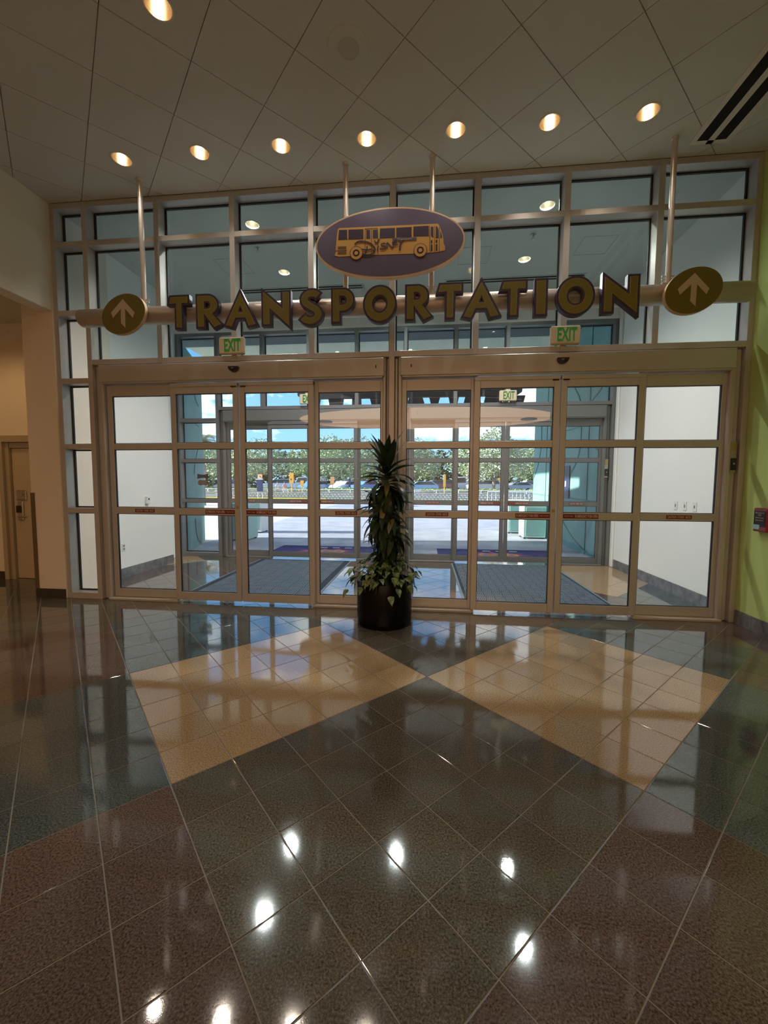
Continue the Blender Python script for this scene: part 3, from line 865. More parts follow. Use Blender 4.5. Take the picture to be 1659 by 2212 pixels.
def storefront(y0, frame, front, n_win, n_door):
    w = struct_empty('window_%d' % n_win)
    D = 0.16
    top = 4.96 if front else 4.525
    gt_ = M['glass_top'] if front else M['glass']
    xl = XL if front else -5.02
    jl = (xl, xl + 0.058)
    if not front:
        y_ = y0
    # verticals
    obj('mullion', MB().bbox(jl[0], jl[1], y0, y0 + D, 0, top, 0.002), frame, w)
    for k, x in enumerate(VX):
        z0 = 0.0 if k in (0, 4) else 3.0
        obj('mullion', MB().bbox(x - HW, x + HW, y0 - 0.001, y0 + D, z0, top - 0.001, 0.002), frame, w)
    obj('mullion', MB().bbox(3.448, XR if front else 3.54, y0, y0 + D, 0, top, 0.002), frame, w)
    xs = [jl] + [(x - HW, x + HW) for x in VX] + [(3.448, XR)]
    rows_top = [(3.065, 3.61), (3.675, 4.439), (4.502, 4.895)] if front else [(3.065, 4.46)]
    hz_top = [(3.0, 3.065), (3.61, 3.675), (4.439, 4.502), (4.895, 4.959)] if front else [(3.0, 3.065), (4.46, 4.524)]
    for k in range(len(xs) - 1):
        a, b = xs[k][1], xs[k + 1][0]
        for (z0, z1) in hz_top:
            if k == 0 and z0 == 3.0: continue
            obj('transom', MB().bbox(a, b, y0 + 0.001, y0 + D - 0.001, z0, z1, 0.002), frame, w)
        rows = list(rows_top)
        if k == 0:
            low = [(0.08, 1.129), (1.195, 1.952), (2.016, 2.772)]
            for (z0, z1) in ((0, 0.08), (1.129, 1.195), (1.952, 2.016), (2.772, 2.841)):
                obj('transom', MB().bbox(a, b, y0 + 0.001, y0 + D - 0.001, z0, z1, 0.002), frame, w)
            rows = low + ([(2.841, 3.61)] + rows_top[1:] if front else [(2.841, 4.46)])
        for (z0, z1) in rows:
            yg = y0 + 0.136
            gs = MB(); q = 0.016
            for (c0, c1, e0, e1) in ((a, b, z0, z0 + q), (a, b, z1 - q, z1), (a, a + q, z0 + q, z1 - q), (b - q, b, z0 + q, z1 - q)):
                gs.box(c0, c1, yg - 0.010, yg + 0.014, e0, e1)
            obj('gasket', gs, M['gasket'], w)
            obj('pane', MB().box(a + 0.006, b - 0.006, yg - 0.002, yg + 0.004, z0 + 0.006, z1 - 0.006), gt_ if z0 > 2.9 else M['glass'], w)
    # door openings: jambs, operator housing, leaves
    nd = n_door
    for side, (ox0, ox1) in enumerate(((-4.124, -0.3745), (-0.3105, 3.448))):
        tr = struct_empty('trim_%d' % (n_win * 2 - 1 + side))
        left = ox0 + 0.10 if side == 0 else ox0 + 0.07
        right = ox1 - 0.055 if side == 0 else ox1 - 0.105
        obj('jamb', MB().bbox(ox0, ox0 + (left - ox0) * .6, y0 + 0.05, y0 + 0.15, 0, 2.998, 0.012), frame, tr)
        obj('jamb', MB().bbox(ox0 + (left - ox0) * .6, left + .02, y0 + 0.015, y0 + 0.15, 0, 2.9985, 0.012), frame, tr)
        obj('jamb', MB().bbox(ox1 - (ox1 - right) * .6, ox1, y0 + 0.05, y0 + 0.15, 0, 2.998, 0.012), frame, tr)
        obj('jamb', MB().bbox(right - .02, ox1 - (ox1 - right) * .6, y0 + 0.015, y0 + 0.15, 0, 2.9985, 0.012), frame, tr)
        hb = obj('operator_housing', MB().bbox(left, right, y0 - 0.03, y0 + 0.14, 2.775, 2.985, 0.006), frame, tr)
        obj('housing_lip', MB().bbox(left + .02, right - .02, y0 - 0.022, y0 + 0.135, 2.758, 2.775, 0.003), frame, tr)
        x_s = right - .10 if side == 0 else left + .12
        obj('key_slot', MB().box(x_s, x_s + .012, y0 - 0.0315, y0 - 0.029, 2.865, 2.90), M['black'], hb)
        # leaves: fixed, slide, slide, fixed
        L = right - left
        if side == 0:
            lx = [(-3.995, -3.07), (-3.095, -2.222), (-2.206, -1.278), (-1.30, -0.412)]
        else:
            lx = [(-0.236, 0.645), (0.611, 1.556), (1.566, 2.456), (2.43, 3.345)]
        for q, (a, b) in enumerate(lx):
            fixed = q in (0, 3)
            ya, yb = (y0 + 0.064, y0 + 0.108) if fixed else (y0 + 0.004, y0 + 0.048)
            zb, zt = (0.03, 2.752) if fixed else (0.034, 2.742)
            dr = struct_empty('door_%d' % nd); nd += 1
            sl, sr = 0.066, 0.066
            for (p0_, p1_) in ((a, a + sl), (b - sr, b)):
                obj('stile', MB().bbox(p0_, p1_, ya, yb, zb, zt, 0.003), frame, dr)
            for (z0, z1) in ((zb, 0.137), (1.122, 1.207), (1.946, 2.024), (2.62, zt)):
                obj('rail', MB().bbox(a + sl, b - sr, ya + 0.0005, yb - 0.0005, z0, z1, 0.003), frame, dr)
            for (z0, z1) in ((0.137, 1.122), (1.207, 1.946), (2.024, 2.62)):
                ym = (ya + yb) / 2
                obj('pane', MB().box(a + sl - .004, b - sr + .004, ym - 0.003, ym + 0.003, z0 - .004, z1 + .004), M['glass'], dr)
                gs = MB(); g_ = 0.006
                for (c0, c1, e0, e1) in ((a + sl, b - sr, z0, z0 + g_), (a + sl, b - sr, z1 - g_, z1), (a + sl, a + sl + g_, z0 + g_, z1 - g_), (b - sr - g_, b - sr, z0 + g_, z1 - g_)):
                    gs.box(c0, c1, ym - .012, ym + .012, e0, e1)
                obj('gasket', gs, M['gasket'], dr)
            if fixed:
                obj('sill_cover', MB().bbox(a - (.02 if q == 0 else 0), b + (.02 if q == 3 else 0), ya - 0.085, yb + .02, 0.0, 0.028, 0.004), M['sill'] if front else frame, dr)
                cxm = (a + b) / 2 + (0.0 if q == 0 else 0.02)
                if side == 0 and q == 3: cxm -= 0.06
                letters_decal('CAUTION  STAND  BACK', cxm - 0.135, cxm + 0.135, ya, 1.143, 1.187, dr, 'caution')
            else:
                obj('header_cap', MB().bbox(a, b, ya - 0.012, yb, 2.702, zt + .004, 0.003), frame, dr)
                obj('guide_clip', MB().bbox(b - .085 if q == 1 else a + .02, b - .02 if q == 1 else a + .085, ya - 0.0135, ya, 2.690, 2.703, 0.001), M['gasket'], dr)
                if q == 1:
                    letters_decal('IN EMERGENCY PUSH OPEN', b - .068 - .385, b - .068, ya, 1.139, 1.190, dr, 'push_left')
                    obj('lock_cylinder', MB().tube([(b - .034, ya - .008, 1.225), (b - .034, ya + .005, 1.225)], 0.019, 16), M['brass'], dr)
                else:
                    letters_decal('IN EMERGENCY PUSH OPEN', a + .068, a + .068 + .385, ya, 1.139, 1.190, dr, 'push_right')
    return w, nd

_, nd = storefront(0.0, M['frame'], True, 1, 1)
storefront(Y2, M['frame_out'], False, 2, nd)
struct('trim_5', MB().box(XL, XR, 0.0, 0.16, 4.9605, 5.42), M['plenum'])

# key switch on the right door jamb
for (yy, lab) in ((0.0, 'black key switch with brass plate on the inner right door jamb'), (Y2, 'black key switch with brass plate on the outer right door jamb')):
    t = thing('key_switch', lab, 'switch', (3.395, yy + .012, 1.78))
    obj('plate', MB().bbox(3.365, 3.425, yy + 0.008, yy + 0.0148, 1.66, 2.0, 0.002), M['steel'], t)
    obj('switch_body', MB().bbox(3.368, 3.422, yy - 0.004, yy + 0.010, 1.69, 1.82, 0.005), M['black'], t)
    obj('keyhole', MB().tube([(3.395, yy - .008, 1.76), (3.395, yy - .002, 1.76)], 0.011, 12), M['steel'], t)
    obj('brass_plate', MB().bbox(3.372, 3.418, yy + 0.003, yy + 0.010, 1.90, 1.985, 0.002), M['brass'], t)

# motion sensors on the operator housings
for (x, lab) in ((-2.24, 'black half-round motion sensor over the left sliding doors'), (1.557, 'black half-round motion sensor over the right sliding doors')):
    t = thing('motion_sensor', lab, 'sensor', (x, -0.03, 2.885), 'door motion sensors')
    prof = [(x + 0.062 * math.cos(a), 2.918 - 0.062 * math.sin(a)) for a in [PI * k / 14 for k in range(15)]]
    obj('housing', MB().prism(prof, 'y', -0.075, -0.0302), M['black'], t)
    obj('lens', MB().bbox(x - .022, x + .005, -0.0775, -0.0745, 2.892, 2.902, 0.001), M['steel'], t)

# exit signs
def exit_sign(x, y, z0, z1, lab, hang=False):
    t = thing('exit_sign', lab, 'exit sign', (x, y, z0), 'exit signs')
    w_ = 0.158
    obj('housing', MB().bbox(x - w_, x + w_, y - 0.055, y - 0.002, z0, z1, 0.012), M['exit_box'], t)
    me = text_mesh('lettering', 'EXIT', 0.20, 0.001, 1.0, bold=0.004)
    xs = [v.co.x for v in me.vertices]; ys = [v.co.y for v in me.vertices]
    sx, sy = 0.205 / (max(xs) - min(xs)), 0.145 / (max(ys) - min(ys))
    my = (max(ys) + min(ys)) / 2
    for v in me.vertices:
        v.co.x *= sx; v.co.y = (v.co.y - my) * sy
    upright(me, x + 0.012, y - 0.0565, (z0 + z1) / 2 + 0.005)
    tag(place_mesh('lettering', me, M['exit_green'], t), 'green EXIT letters')
    if hang: obj('bracket', MB().bbox(x - .04, x + .04, y - .045, y - .01, z1, z1 + .04, 0.003), M['exit_box'], t)
    return t
exit_sign(-2.263, 0.0, 3.066, 3.265, 'beige exit sign with green EXIT letters over the left inner doors')
exit_sign(1.575, 0.0, 3.066, 3.265, 'beige exit sign with green EXIT letters over the right inner doors')
exit_sign(-2.263, Y2, 3.08, 3.275, 'beige exit sign over the left outer doors, seen through the glass', True)
exit_sign(1.575, Y2, 3.08, 3.275, 'beige exit sign over the right outer doors, seen through the glass', True)

# ================================================================== HANGING SIGN
YT = -0.26
sign = thing('hanging_sign', 'hanging pipe sign reading TRANSPORTATION with a bus oval and arrow discs', 'sign', (-0.35, YT, 3.46))
ZT, RT = 3.455, 0.098
tube_mb = MB().tube([(-3.995, YT, ZT), (3.255, YT, ZT)], RT, 32)
obj('pipe', tube_mb, M['pipe'], sign, False)
for o in sign.children:
    for p in o.data.polygons: p.use_smooth = len(p.vertices) == 4
for x in (-3.205, -0.83, 0.10, 2.487):
    r_ = obj('suspension_rod', MB().tube([(x, YT, ZT + RT - .004), (x, YT, ZC - 0.001)], 0.027, 18), M['pipe'], sign)
    obj('base_clamp', MB().bbox(x - .07, x + .07, YT - .035, YT + .035, ZT + RT - .006, ZT + RT + .012, .003).tube([(x - .062, YT, ZT + RT + .055), (x + .062, YT, ZT + RT + .055)], .008, 8).tube([(x - .062, YT, ZT + RT + .085), (x + .062, YT, ZT + RT + .085)], .008, 8), M['pipe'], r_)
    obj('ceiling_collar', MB().lathe([(0.027, -.02), (0.034, -.018), (0.036, 0)], (x, YT, ZC - .001), 18), M['pipe'], r_, True)

def letter_polys(ch):
    h = 0.318
    if ch == 'T':
        return [[(0.0, h - .058), (0.018, h), (.228, h), (.228, h - .058), (.148, h - .058), (.144, 0), (.090, 0), (.090, h - .058)]], []
    if ch == 'I':
        return [[(0, 0), (.078, 0), (.078, h), (0, h)]], []
    if ch == 'N':
        return [[(0, 0), (.056, 0), (.056, .178), (.262, -.016), (.262, h), (.206, h), (.206, .140), (0, h + .006)]], []
    if ch == 'A':
        return [[(0, .006), (.058, -.008), (.098, .082), (.216, .082), (.250, -.008), (.316, .006), (.156, h + .008)]], [[(.120, .128), (.196, .128), (.158, .222)]]
    if ch == 'P':
        return [[(0, 0), (.056, 0), (.056, .112)] + arc(.098, .214, .104, -90, 90, 14) + [(0, h)]], [[(.056, .160)] + arc(.096, .213, .053, -90, 90, 10) + [(.056, .266)]]
    if ch == 'R':
        return [[(0, 0), (.056, 0), (.056, .150), (.168, -.008), (.226, .020), (.134, .142)] + arc(.098, .222, .096, -62, 90, 14) + [(0, h)]], [[(.056, .178)] + arc(.092, .224, .046, -90, 90, 10) + [(.056, .270)]]
    if ch == 'O':
        return [arc(.165, .159, .168, 0, 352, 44)], [arc(.165, .159, .098, 0, 350, 35)]
    if ch == 'S':
        top = arc(.128, .236, .074, 38, 225, 14, .062)
        low = arc(.112, .082, .082, 55, -150, 16, .068)
        return [ribbon(top + low, .056)], []
LETTERS = [('T', -2.813, -2.553), ('R', -2.482, -2.176), ('A', -2.156, -1.779), ('N', -1.730, -1.399), ('S', -1.313, -1.042), ('P', -0.959, -0.700), ('O', -0.616, -0.256), ('R', -0.171, 0.116),
           ('T', 0.154, 0.430), ('A', 0.418, 0.809), ('T', 0.795, 1.071), ('I', 1.137, 1.271), ('O', 1.353, 1.727), ('N', 1.791, 2.147)]
BD = 0.027          # width of the purple border round each letter
for ch, xa, xb in LETTERS:
    outs, holes = letter_polys(ch)
    xs = [p[0] for o_ in outs for p in o_]
    sx = (xb - xa - 2 * BD) / (max(xs) - min(xs))
    fit = lambda q: [((p[0] - min(xs)) * sx, p[1]) for p in q]
    outs, holes = [fit(q) for q in outs], [fit(q) for q in holes]
    x0, z0 = xa + BD, 3.254
    body = [offset_poly(o_, BD) for o_ in outs] + [offset_poly(h_, -BD * .9, 1.5) for h_ in holes]
    edge = [offset_poly(o_, 0.004) for o_ in outs] + [offset_poly(h_, -0.004) for h_ in holes]
    L = place_mesh('letter', upright(fill_mesh('letter', body, 0.03), x0, -0.392, z0), M['dark_purple'], sign)
    place_mesh('letter_edge', upright(fill_mesh('letter_edge', edge, 0.001), x0, -0.4225, z0), M['gold_line'], L)
    place_mesh('letter_face', upright(fill_mesh('letter_face', outs + holes, 0.001), x0, -0.4238, z0), M['olive_gold'], L)
    xm = (xa + xb) / 2
    obj('letter_bracket', MB().bbox(xm - .07, xm + .07, -0.364, YT - RT * .72, ZT + .02, ZT + .05, 0.003), M['pipe'], L)

# bus oval
def ell(a, b, n=72):
    return [(a * math.cos(2 * PI * k / n), b * math.sin(2 * PI * k / n)) for k in range(n)]
OZ, OXc, OYf = 4.072, -0.35, -0.345
oval = place_mesh('oval_board', upright(fill_mesh('oval_board', [ell(.795, .357)], 0.030), OXc, OYf + .034, OZ), M['tan_edge'], sign)
tag(oval, 'oval purple board with a yellow bus picture')
def on_oval(name, polys, y, m, ext=0.0006):
    place_mesh(name, upright(fill_mesh(name, polys, ext), OXc, y, OZ), m, oval)
on_oval('board_face', [ell(.778, .341)], OYf + .0035, M['purple'])
BUS = {"body":[[-0.573,-0.028],[-0.562,0.082],[-0.551,0.163],[-0.532,0.177],[0.509,0.161],[0.526,0.143],[0.558,0.059],[0.57,0.009],[0.574,-0.042],[0.588,-0.065],[0.59,-0.109],[0.528,-0.121],[0.416,-0.125],[0.263,-0.126],[-0.11,-0.119],[-0.289,-0.113],[-0.426,-0.116],[-0.533,-0.117],[-0.584,-0.103],[-0.573,-0.063]],
"win":[[[-0.537,0.156],[-0.449,0.155],[-0.447,0.054],[-0.546,0.055]],[[-0.434,0.155],[-0.273,0.15],[-0.273,0.051],[-0.434,0.054]],[[-0.242,0.139],[-0.203,0.139],[-0.2,0.05],[-0.242,0.049]],[[-0.172,0.138],[-0.124,0.137],[-0.121,0.05],[-0.171,0.05]],[[-0.096,0.147],[0.063,0.144],[0.064,0.045],[-0.098,0.048]],[[0.077,0.145],[0.238,0.143],[0.239,0.042],[0.078,0.044]],[[0.257,0.146],[0.416,0.145],[0.419,0.042],[0.258,0.046]],[[0.438,0.134],[0.466,0.134],[0.467,0.02],[0.439,0.046]],[[0.491,0.136],[0.507,0.13],[0.52,0.09],[0.521,0.017],[0.491,0.014]],[[0.54,0.089],[0.554,0.044],[0.556,0.015],[0.538,0.013]],[[0.44,-0.001],[0.456,-0.001],[0.457,-0.031],[0.44,-0.031]],[[0.491,-0.001],[0.509,-0.001],[0.509,-0.031],[0.491,-0.032]],[[0.441,-0.042],[0.457,-0.043],[0.459,-0.112],[0.441,-0.113]],[[0.491,-0.043],[0.51,-0.043],[0.51,-0.11],[0.492,-0.112]]],
"grille":[[[-0.55,-0.011],[-0.458,-0.014],[-0.458,-0.044],[-0.55,-0.041]],[[-0.55,-0.064],[-0.458,-0.067],[-0.458,-0.094],[-0.551,-0.091]]],
"lines":[[[-0.255,0.152],[-0.255,-0.112]],[[-0.188,0.15],[-0.186,-0.115]],[[-0.12,0.148],[-0.117,-0.119]],[[-0.255,0.152],[-0.12,0.15]],[[0.425,0.142],[0.432,-0.122]],[[0.478,0.141],[0.479,-0.123]],[[0.526,0.129],[0.53,-0.121]],[[-0.573,-0.055],[-0.453,-0.056]]],
"plate":[[0.035,0.041],[0.292,0.036],[0.292,0.005],[0.037,0.011]],
"script":[[[-0.366,-0.001],[-0.341,0.02],[-0.299,0.028],[-0.242,0.018],[-0.189,-0.006],[-0.154,-0.045],[-0.15,-0.075],[-0.173,-0.104],[-0.215,-0.115],[-0.257,-0.112],[-0.283,-0.098]],[[-0.231,-0.026],[-0.238,-0.066],[-0.257,-0.113]],[[-0.287,-0.053],[-0.241,-0.065],[-0.182,-0.059]],[[-0.173,-0.059],[-0.163,-0.084]],[[-0.111,-0.027],[-0.121,-0.062],[-0.116,-0.077]],[[-0.153,0.029],[-0.144,0.007],[-0.121,0.008],[-0.1,0.041]],[[-0.036,-0.009],[-0.064,-0.007],[-0.081,-0.019],[-0.069,-0.033],[-0.04,-0.041],[-0.038,-0.058],[-0.063,-0.067],[-0.098,-0.061]],[[-0.017,-0.062],[-0.02,-0.003],[0.04,-0.058],[0.04,0.004]],[[0.086,0.016],[0.058,0.008],[0.045,-0.013],[0.062,-0.03],[0.095,-0.024]],[[0.047,-0.011],[0.085,-0.003]],[[0.102,0.017],[0.123,-0.01],[0.143,-0.005],[0.159,0.022]],[[0.133,-0.008],[0.118,-0.045],[0.116,-0.089]]]}
on_oval('bus_body', [BUS['body']], OYf + .0018, M['gold'])
on_oval('bus_windows', BUS['win'], OYf + .0004, M['dark_purple'])
on_oval('bus_grille', BUS['grille'], OYf + .0004, M['bronze'])
for l_ in BUS['lines']: on_oval('bus_line', [ribbon(l_, .005)], OYf + .0004, M['dark_purple'])
for (cx_, cz_) in ((-0.35, -0.09), (0.332, -0.097)):
    cc = lambda r, n=32: [(cx_ + r * math.cos(2 * PI * k / n), cz_ + r * math.sin(2 * PI * k / n)) for k in range(n)]
    on_oval('bus_wheel_outline', [cc(.071)], OYf - .0004, M['dark_purple'])
    on_oval('bus_wheel', [cc(.065), cc(.037), cc(.020)], OYf - .0020, M['gold'])
on_oval('route_plate', [BUS['plate']], OYf - .0012, M['purple'])
for k, pl_ in enumerate(BUS['script']):
    on_oval('script_stroke', [ribbon(smooth_line(pl_, 4) if len(pl_) > 2 else pl_, .016 if k in (0, 11) else .0125)], OYf - .0024 - .0002 * (k % 3), M['dark_purple'])
me = text_mesh('plate_lettering', 'Transport', 0.030, 0.0004, 1.0, bold=0.0006, space=1.25)
upright(me, OXc + 0.168, OYf - .0036, OZ + 0.024)
place_mesh('plate_lettering', me, M['cream_arrow'], oval)

# arrow discs
def disc_poly(a, b, tilt, n=56):
    ct, st = math.cos(tilt), math.sin(tilt)
    return [(a * math.cos(2 * PI * k / n) * ct - b * math.sin(2 * PI * k / n) * st, a * math.cos(2 * PI * k / n) * st + b * math.sin(2 * PI * k / n) * ct) for k in range(n)]
ARW = [(-.012, .150), (.118, -.004), (.108, -.058), (.090, -.050), (.020, .030), (.020, -.150), (-.024, -.100), (-.024, .030), (-.115, -.050), (-.135, .0)]
ARW = [(0.0, .152), (.140, .0), (.115, -.055), (.026, .045), (.022, -.165), (-.030, -.110), (-.026, .045), (-.125, -.050), (-.148, .008)]
for cx_, lab in ((-3.355, 'olive arrow disc at the left end'), (2.650, 'olive arrow disc at the right end')):
    d_ = place_mesh('arrow_disc', upright(fill_mesh('arrow_disc', [disc_poly(.272, .212, .40)], 0.022), cx_, -0.385, 3.425), M['tan_edge'], sign)
    tag(d_, lab)
    place_mesh('disc_face', upright(fill_mesh('disc_face', [disc_poly(.270, .210, .40)], 0.0008), cx_, -0.4085, 3.425), M['olive_disc'], d_)
    place_mesh('arrow', upright(fill_mesh('arrow', [ARW], 0.0008), cx_, -0.4105, 3.435), M['cream_arrow'], d_)
    obj('disc_bracket', MB().bbox(cx_ - .06, cx_ + .06, -0.365, YT - RT * .8, ZT - .02, ZT + .02, .003), M['pipe'], d_)

# ================================================================== PLANT
px_, py_ = -0.372, -0.425
plant = thing('potted_plant', 'tall dark dracaena with pale pothos in a glossy black cylinder planter', 'plant', (px_, py_, 0))
obj('planter_pot', MB().lathe([(0.001, 0.0), (0.285, 0.0), (0.298, 0.012), (0.30, 0.05), (0.30, 0.475), (0.294, 0.485), (0.278, 0.485), (0.276, 0.43)], (px_, py_, 0), 56), M['black_gloss'], plant, True)
obj('soil', MB().disc((px_, py_, 0.435), 0.277, 32), M['soil'], plant)
for (dx, dy, h) in ((0.02, 0.0, 1.62), (-0.06, 0.05, 1.30), (0.07, 0.06, 1.05), (0.0, -0.06, 0.90)):
    obj('cane', MB().tube([(px_ + dx, py_ + dy, 0.42), (px_ + dx * 1.1, py_ + dy, h * .6), (px_ + dx * .8, py_ + dy * .9, h)], [0.030, 0.026, 0.022], 10), M['stem'], plant, True)
def leaf_mesh(name, L, W, droop, m, fold=0.25, n=8, heart=False):
    mb = MB(); vs = []
    for i in range(n + 1):
        t = i / n
        if heart: w = W * (math.sin(PI * min(1, t * 1.0) ** 0.62) * (1 - 0.25 * t))
        else: w = W * max(0.12 * (1 - t), math.sin(PI * (0.08 + 0.92 * t) ** 0.85) ** 0.9 if t < 1 else 0)
        if i == n: w = 0.001
        ang = -droop * t
        x = L * (math.sin(droop * t) / droop if abs(droop) > 1e-3 else t)
        z = -L * (1 - math.cos(droop * t)) / droop if abs(droop) > 1e-3 else 0
        vs += [(x, w / 2, z + fold * w / 2), (x, 0, z), (x, -w / 2, z + fold * w / 2)]
    fs = []
    for i in range(n):
        a = i * 3
        fs += [(a, a + 3, a + 4, a + 1), (a + 1, a + 4, a + 5, a + 2)]
    mb.add(vs, fs)
    return mb.mesh(name, m, smooth=True)
drac = [leaf_mesh('leaf', 0.33, 0.078, d, M['leaf']) for d in (0.35, 0.8, 1.35, 1.9)]
drac_old = leaf_mesh('leaf', 0.20, 0.06, 0.5, M['leaf_old'])
def add_leaf(me, name, base, az, el, s):
    o = link(name, me, plant)
    o.matrix_local = Matrix.Translation(Vector(base) - Vector((px_, py_, 0))) @ Matrix.Rotation(az, 4, 'Z') @ Matrix.Rotation(-el, 4, 'Y') @ Matrix.Rotation(random.uniform(-.35, .35), 4, 'X') @ Matrix.Scale(s, 4)
rnd = random.Random(11)
def rosette(cx_, cy_, z0, z1, n, el0, el1, smin, smax):
    for k in range(n):
        t = k / max(1, n - 1)
        az = k * 2.39996 + rnd.uniform(-.25, .25)
        el = el0 + (el1 - el0) * t + rnd.uniform(-.12, .12)
        me = drac[0] if el > 0.9 else drac[rnd.choice((1, 2))] if el > 0.2 else drac[rnd.choice((2, 3))]
        add_leaf(me, 'leaf', (cx_ + .02 * math.cos(az), cy_ + .02 * math.sin(az), z0 + (z1 - z0) * t), az, el, rnd.uniform(smin, smax))
rosette(px_ + .02, py_, 1.42, 1.76, 58, -0.50, 1.35, 0.90, 1.2)
rosette(px_ + .00, py_ + .02, 1.30, 1.46, 26, -1.0, -0.1, 0.75, 0.95)
rosette(px_ - .02, py_ + .03, 1.08, 1.32, 44, -0.70, 0.75, 0.88, 1.16)
rosette(px_ + .05, py_ + .04, 0.82, 1.06, 44, -0.85, 0.65, 0.75, 1.05)
rosette(px_ + .0, py_ - .03, 0.64, 0.88, 36, -0.7, 0.95, 0.60, 0.86)
rosette(px_ + .02, py_ - .02, 0.54, 0.68, 18, -0.1, 0.9, 0.55, 0.8)
for (dx, z, s, el) in ((0.03, 1.56, 1.0, -0.9), (0.0, 1.30, 1.05, -1.0), (0.02, 1.06, 1.1, -1.0), (0.10, 1.15, 1.1, -.5)):
    add_leaf(drac_old if z != 1.06 else drac[0], 'leaf', (px_ + dx, py_ - .07, z), -PI / 2 + rnd.uniform(-.3, .3), el, s)
po = [leaf_mesh('vine_leaf', 0.10, 0.066, d, M['pothos'], 0.35, 7, True) for d in (0.4, 0.9, 1.4)]
for k in range(140):
    az = k * 2.39996 + rnd.uniform(-.3, .3)
    rr = rnd.uniform(0.12, 0.40)
    hang = rr > 0.26
    z = 0.63 - max(0, rr - .2) * .7 + rnd.uniform(-.05, .09) - (rnd.uniform(0, .08) if hang else 0)
    add_leaf(po[rnd.choice((0, 1, 2)) if hang else rnd.choice((0, 1))], 'vine_leaf', (px_ + rr * math.cos(az), py_ + rr * math.sin(az), z), az + rnd.uniform(-.7, .7), rnd.uniform(-.9, .1) if hang else rnd.uniform(-.3, .5), rnd.uniform(.8, 1.2))
vs_ = MB()
for k in range(18):
    az = k * 2 * PI / 18 + rnd.uniform(-.1, .1)
    vs_.tube([(px_ + .08 * math.cos(az), py_ + .08 * math.sin(az), .45), (px_ + .22 * math.cos(az), py_ + .22 * math.sin(az), .60), (px_ + .32 * math.cos(az), py_ + .32 * math.sin(az), .50), (px_ + .335 * math.cos(az), py_ + .335 * math.sin(az), .40)], 0.004, 5)
obj('vine_stems', vs_, M['stem'], plant)['kind'] = 'stuff'

# ================================================================== WALL DEVICES
# fire alarm pull station on the green wall
fx = XR + 0.002
t = thing('fire_alarm_box', 'red fire alarm pull station on the green wall', 'fire alarm', (fx, -0.32, 1.17))
obj('housing', MB().bbox(fx - 0.055, fx - .001, -0.40, -0.235, 1.055, 1.295, 0.008), M['red_box'], t)
fp = obj('face_plate', MB().bbox(fx - 0.0575, fx - .054, -0.390, -0.245, 1.105, 1.268, 0.001), M['black'], t)
obj('pull_handle', MB().bbox(fx - 0.064, fx - .054, -0.325, -0.245, 1.078, 1.125, 0.003), M['pale_teal'], t)
RW = Matrix(((0, 0, -1, 0), (-1, 0, 0, 0), (0, 1, 0, 0), (0, 0, 0, 1)))
for k, (tx, zz, sz) in enumerate((('IN CASE OF', 1.245, .020), ('FIRE', 1.222, .022), ('BREAK GLASS', 1.196, .017), ('PULL DOWN', 1.170, .017))):
    me = text_mesh('lettering', tx, sz, 0.0004)
    me.transform(Matrix.Translation((fx - 0.0582, -0.318, zz)) @ RW)
    place_mesh('lettering', me, M['white_print'], fp)
t = thing('alarm_strobe', 'white alarm strobe on the green wall above the red pull station', 'alarm', (fx, -0.43, 2.12))
obj('housing', MB().bbox(fx - 0.05, fx - .001, -0.50, -0.375, 2.03, 2.2, 0.01), M['white_plastic'], t)
obj('lens', MB().bbox(fx - 0.07, fx - .05, -0.47, -0.405, 2.08, 2.15, 0.006), M['white_paint'], t)
# vestibule switches and outlets
for (yy, lab) in ((1.22, 'white light switch on the right vestibule wall, farthest of the three'), (1.02, 'white light switch on the right vestibule wall, middle of the three'), (0.82, 'white light switch on the right vestibule wall, nearest of the three')):
    t = thing('light_switch', lab, 'switch', (XVR, yy, 1.245), 'vestibule light switches')
    obj('plate', MB().bbox(XVR - .006, XVR - .0005, yy - .037, yy + .037, 1.185, 1.305, .002), M['white_plastic'], t)
    obj('rocker', MB().bbox(XVR - .012, XVR - .005, yy - .010, yy + .010, 1.225, 1.265, .002), M['steel'], t)
t = thing('wall_outlet', 'white power outlet low on the left vestibule wall', 'outlet', (XV, 1.16, 0.49))
obj('plate', MB().bbox(XV + .0005, XV + .007, 1.12, 1.20, 0.43, 0.55, .002), M['white_plastic'], t)
for z in (.465, .515): obj('socket', MB().bbox(XV + .006, XV + .010, 1.142, 1.178, z - .016, z + .016, .002), M['steel'], t)
t = thing('key_box', 'small white key box on the left vestibule wall', 'box', (XV, 1.74, 1.22))
obj('body', MB().bbox(XV + .0005, XV + .045, 1.69, 1.77, 1.16, 1.29, .006), M['white_plastic'], t)
obj('button', MB().tube([(XV + .044, 1.73, 1.245), (XV + .054, 1.73, 1.245)], .014, 12), M['black'], t)

